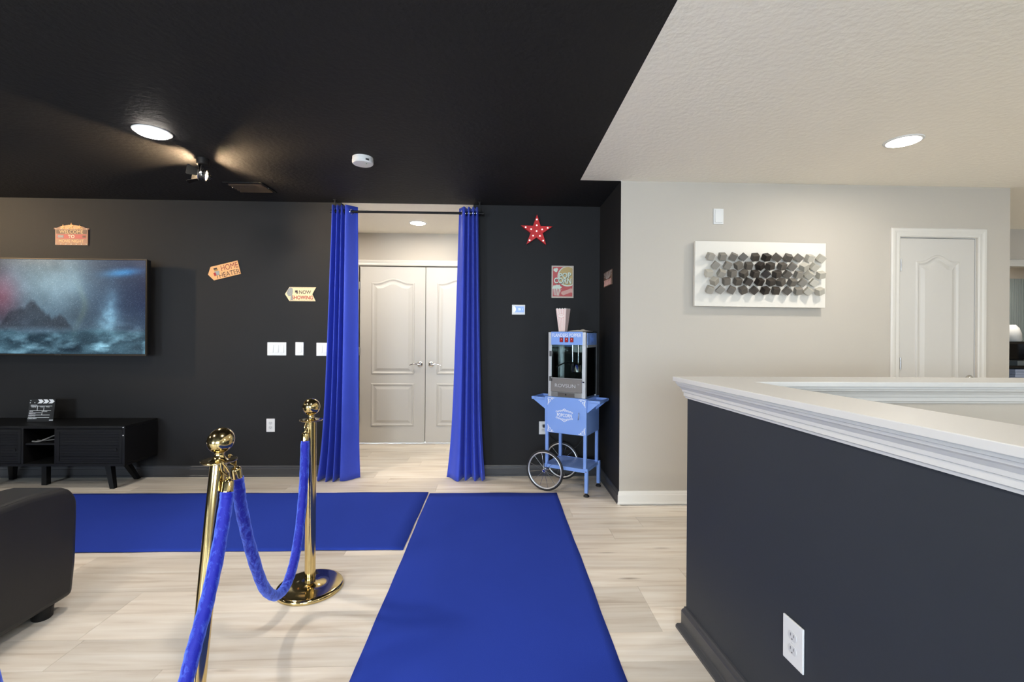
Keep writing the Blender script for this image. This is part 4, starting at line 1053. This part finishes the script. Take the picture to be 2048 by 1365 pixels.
# popcorn box on the machine
TOPZ = PZ+ph+.0065
t = thing('popcorn_box', 'tall red and white striped popcorn box on top of the popper', 'popcorn box', (.548, 3.80, TOPZ), math.radians(-31))
hb = .192; b0, b1 = .027, .046
BOXW = mat('box_white', (244, 238, 232), .6); BOXR = mat('box_red', (206, 120, 114), .6)
b = MB(); vs = []; n = 8
def fpt(face, u, z, o=0.0):
    h_ = b0+(b1-b0)*z/hb+o
    ux = (2*u-1)*(b0+(b1-b0)*z/hb)
    return {0: (ux, -h_, z), 1: (h_, ux, z), 2: (-ux, h_, z), 3: (-h_, -ux, z)}[face]
vs, fs = [], []
for fc in range(4):
    base = len(vs); N_ = 24
    for i in range(N_+1):
        u = i/N_; sc_ = hb-.006*abs(math.cos(math.pi*u*4))
        vs += [fpt(fc, u, 0), fpt(fc, u, sc_)]
    fs += [(base+2*i, base+2*i+2, base+2*i+3, base+2*i+1) for i in range(N_)]
vs_n = len(vs); vs += [fpt(f_, 0, 0) for f_ in range(4)]; fs.append((vs_n+3, vs_n+2, vs_n+1, vs_n))
bo = MB().add(vs, fs).build('carton', BOXW, t)
so = bo.modifiers.new('card', 'SOLIDIFY'); so.thickness = .001; so.offset = -1
for fc in range(4):
    for k in range(9):
        u0, u1 = (k+.36)/9, (k+.66)/9
        MB().add([fpt(fc, u0, .001, .0006), fpt(fc, u1, .001, .0006), fpt(fc, u1, hb-.007, .0006), fpt(fc, u0, hb-.007, .0006)], [(0, 1, 2, 3)]).build('stripe', BOXR, bo)
tl = math.atan2(b1-b0, hb)
Ml = Matrix.Translation((0, -(b0+(b1-b0)*.128/hb)-.0012, .128)) @ Matrix.Rotation(tl, 4, 'X') @ WALLM(0, 0, 0)
MB(Ml).prism([(.030*math.cos(a), .017*math.sin(a)) for a in [2*math.pi*k/28 for k in range(28)]], 0, .0005).build('label_edge', BOXR, t)
MB(Ml).prism([(.028*math.cos(a), .015*math.sin(a)) for a in [2*math.pi*k/28 for k in range(28)]], .0004, .0008).build('label_oval', BOXW, t)
text('POPCORN', .008, BOXR, t, Mz(Ml, 0, 0, .0008), width=.042)
# crumpled paper bag next to it
rnd = random.Random(5)
vs, fs = [], []; nx, ny = 16, 10
for j in range(ny+1):
    for i in range(nx+1):
        u, v = i/nx-.5, j/ny-.5
        ed = max(abs(u), abs(v))*2
        vs.append((u*.17+rnd.uniform(-.002, .002), v*.12, .002+(1-ed**2)*.011*rnd.uniform(.4, 1)+.01*math.exp(-((u-.12)**2+(v)**2)/.01)))
fs = [(j*(nx+1)+i, j*(nx+1)+i+1, (j+1)*(nx+1)+i+1, (j+1)*(nx+1)+i) for j in range(ny) for i in range(nx)]
o = MB().add(vs, fs).build('paper_bag', mat('paper_white', (222, 214, 200), .7), smooth=True)
so = o.modifiers.new('paper', 'SOLIDIFY'); so.thickness = .0015; so.offset = 1
o.location = (.69, 3.782, TOPZ); o.rotation_euler = (0, 0, RZ); tag(o, 'crumpled white paper bag lying on top of the popper', 'paper bag')
# power cord
t = thing('power_cord', 'black power cord plugged in beside the popcorn cart', 'cord', (.43, D-.01, .452))
MB().box(-.012, .012, -.034, 0, -.012, .012).build('plug', RUBBER, t, bevel=.003)
MB().tube(spline([(0, -.03, 0), (.02, -.05, -.01), (.05, -.04, -.08), (.14, -.03, -.16), (.2, -.08, -.2), (.28, -.16, -.14), (.36, -.17, .0), (.39, -.17, .15), (.40, -.165, .26)], 8), .0035, 8).build('cable', RUBBER, t, smooth=True)

# ------------------------------------------------------------------ cube wall art
t = thing('cube_wall_art', 'white panel wall art with grey and brown raised cubes', 'wall art', (1.977, D2-.0015, 1.737), 0)
aw, ah = 1.0, .488
M = WALLM(0, 0, 0, math.radians(-.35))
MB(M).prism(rect(-aw/2, aw/2, -ah/2, ah/2), .022, .05).build('backing_panel', mat('art_white', (224, 219, 209), .5), t, bevel=.001)
MB(M).prism(rect(-aw/2+.06, aw/2-.06, -ah/2+.06, ah/2-.06), 0, .022).build('hanging_frame', WHITET, t)
rows = [(610, [400, 523, 637, 742, 862, 978, 1088, 1203, 1315, 1430, 1550]), (702, [455, 577, 692, 795, 915, 1020, 1143, 1252, 1375, 1480]), (785, [385, 515, 627, 748, 863, 978, 1090, 1197, 1315, 1425, 1550]),
        (868, [445, 567, 685, 793, 910, 1028, 1133, 1250, 1360, 1478]), (958, [398, 508, 622, 742, 855, 970, 1080, 1200, 1315, 1420, 1540])]
angs = [-12, 4, -18, -38, 10, 2, -36, -8, -34, -6, -28, -34, -20, 30, 6, 32, 12, 4, -28, 30, -28, 6, -18, 10, 32, 3, -36, 14, -30, -4, -32, 12, 34, 14, 2, -22, -8, 16, 30, -4, -30, -30, -14, -36, -20, 30, -36, 2, 4, -34, 12, -32, 24]
me_cube = None; i = 0
cmats = []
for k in range(7):
    f = k/6
    c = [44+(186-44)*f, 37+(181-37)*f, 32+(168-32)*f]
    cmats.append(mat('cube_tone_%d' % k, tuple(c), .5))
for yy, xs_ in rows:
    for xx in xs_:
        x = (xx-950)/1370*1.0; z = -(yy-785)/690*.488
        tone = min(6, int(abs(x+.01)/.40*5.6+random.random()*.9))
        if xx > 1360: tone = min(6, tone+1)
        s = .0230
        rt = math.radians(angs[i]); i += 1
        Mq = M @ Matrix.Translation((x, z, .05+.036)) @ Matrix.Rotation(rt, 4, 'Z') @ Matrix.Rotation(math.radians(34+random.uniform(-8, 8)), 4, 'X') @ Matrix.Rotation(random.uniform(-.25, .25), 4, 'Y')
        o = MB().box(-s, s, -s, s, -s, s).build('cube_block', cmats[tone], t, bevel=.001, seg=1)
        o.matrix_local = Mq

# ------------------------------------------------------------------ far room seen at the right edge
SLT = mat('slat_panel', (150, 160, 158), .5); SLG = mat('slat_gap', (24, 28, 30), .7)
t = thing('slatted_wall_panel', 'vertical grey slatted panel on the far room wall', 'wall panel', (7.3, YF-.002, 1.06))
MB().box(-.9, .9, -.01, 0, -1.06, 1.06).build('panel_back', SLG, t)
_sl = MB().box(0, .018, -.034, -.01, -1.06, 1.06).build('slat', SLT, t); _sl.location = (-.9, 0, 0)
for k in range(1, 52): link('slat', _sl.data, t, (-.9+k*.0346, 0, 0))
t = thing('shelf_unit', 'black open shelf unit in the far room', 'shelf', (6.75, 5.65, 0))
for z in (.02, .62, .90, 1.20): MB().box(-.5, .5, -.17, .17, z, z+.03).build('shelf', BLACKG, t)
for x in (-.5, .47): MB().box(x, x+.03, -.17, .17, .0, 1.23).build('side_panel', BLACKG, t)
MB().box(-.47, .47, .16, .17, .05, 1.2).build('back_panel', BLACKG, t)
PBL = mat('pale_blue_paper', (176, 188, 214), .6)
blab = ['lowest', 'second', 'third', 'middle', 'fifth', 'sixth', 'topmost']
for k in range(7):
    o = MB().box(-.21+.004*(k % 2), .21, -.14, .12, 0, .032).build('binder', PBL, bevel=.003); o.location = (6.65, 5.65, .651+k*.0335)
    tag(o, blab[k] + ' pale blue binder of the stack on the black shelf', 'binder', 'pale blue binders stacked on the shelf')
o = MB().box(-.21, .21, -.14, .1, 0, .06).build('storage_box', mat('grey_box', (110, 118, 120), .5), bevel=.004); o.location = (6.68, 5.65, .9305); tag(o, 'grey storage box on the upper black shelf', 'box')
o = MB().lathe([(1e-6, 0), (.075, 0), (.085, .02), (.08, .1), (.06, .17), (.035, .2), (.03, .21), (.0, .205)], 28).build('white_vase', PLASTIC, smooth=True); o.location = (6.53, 5.62, 1.2305); tag(o, 'white vase standing on the black shelf unit', 'vase')
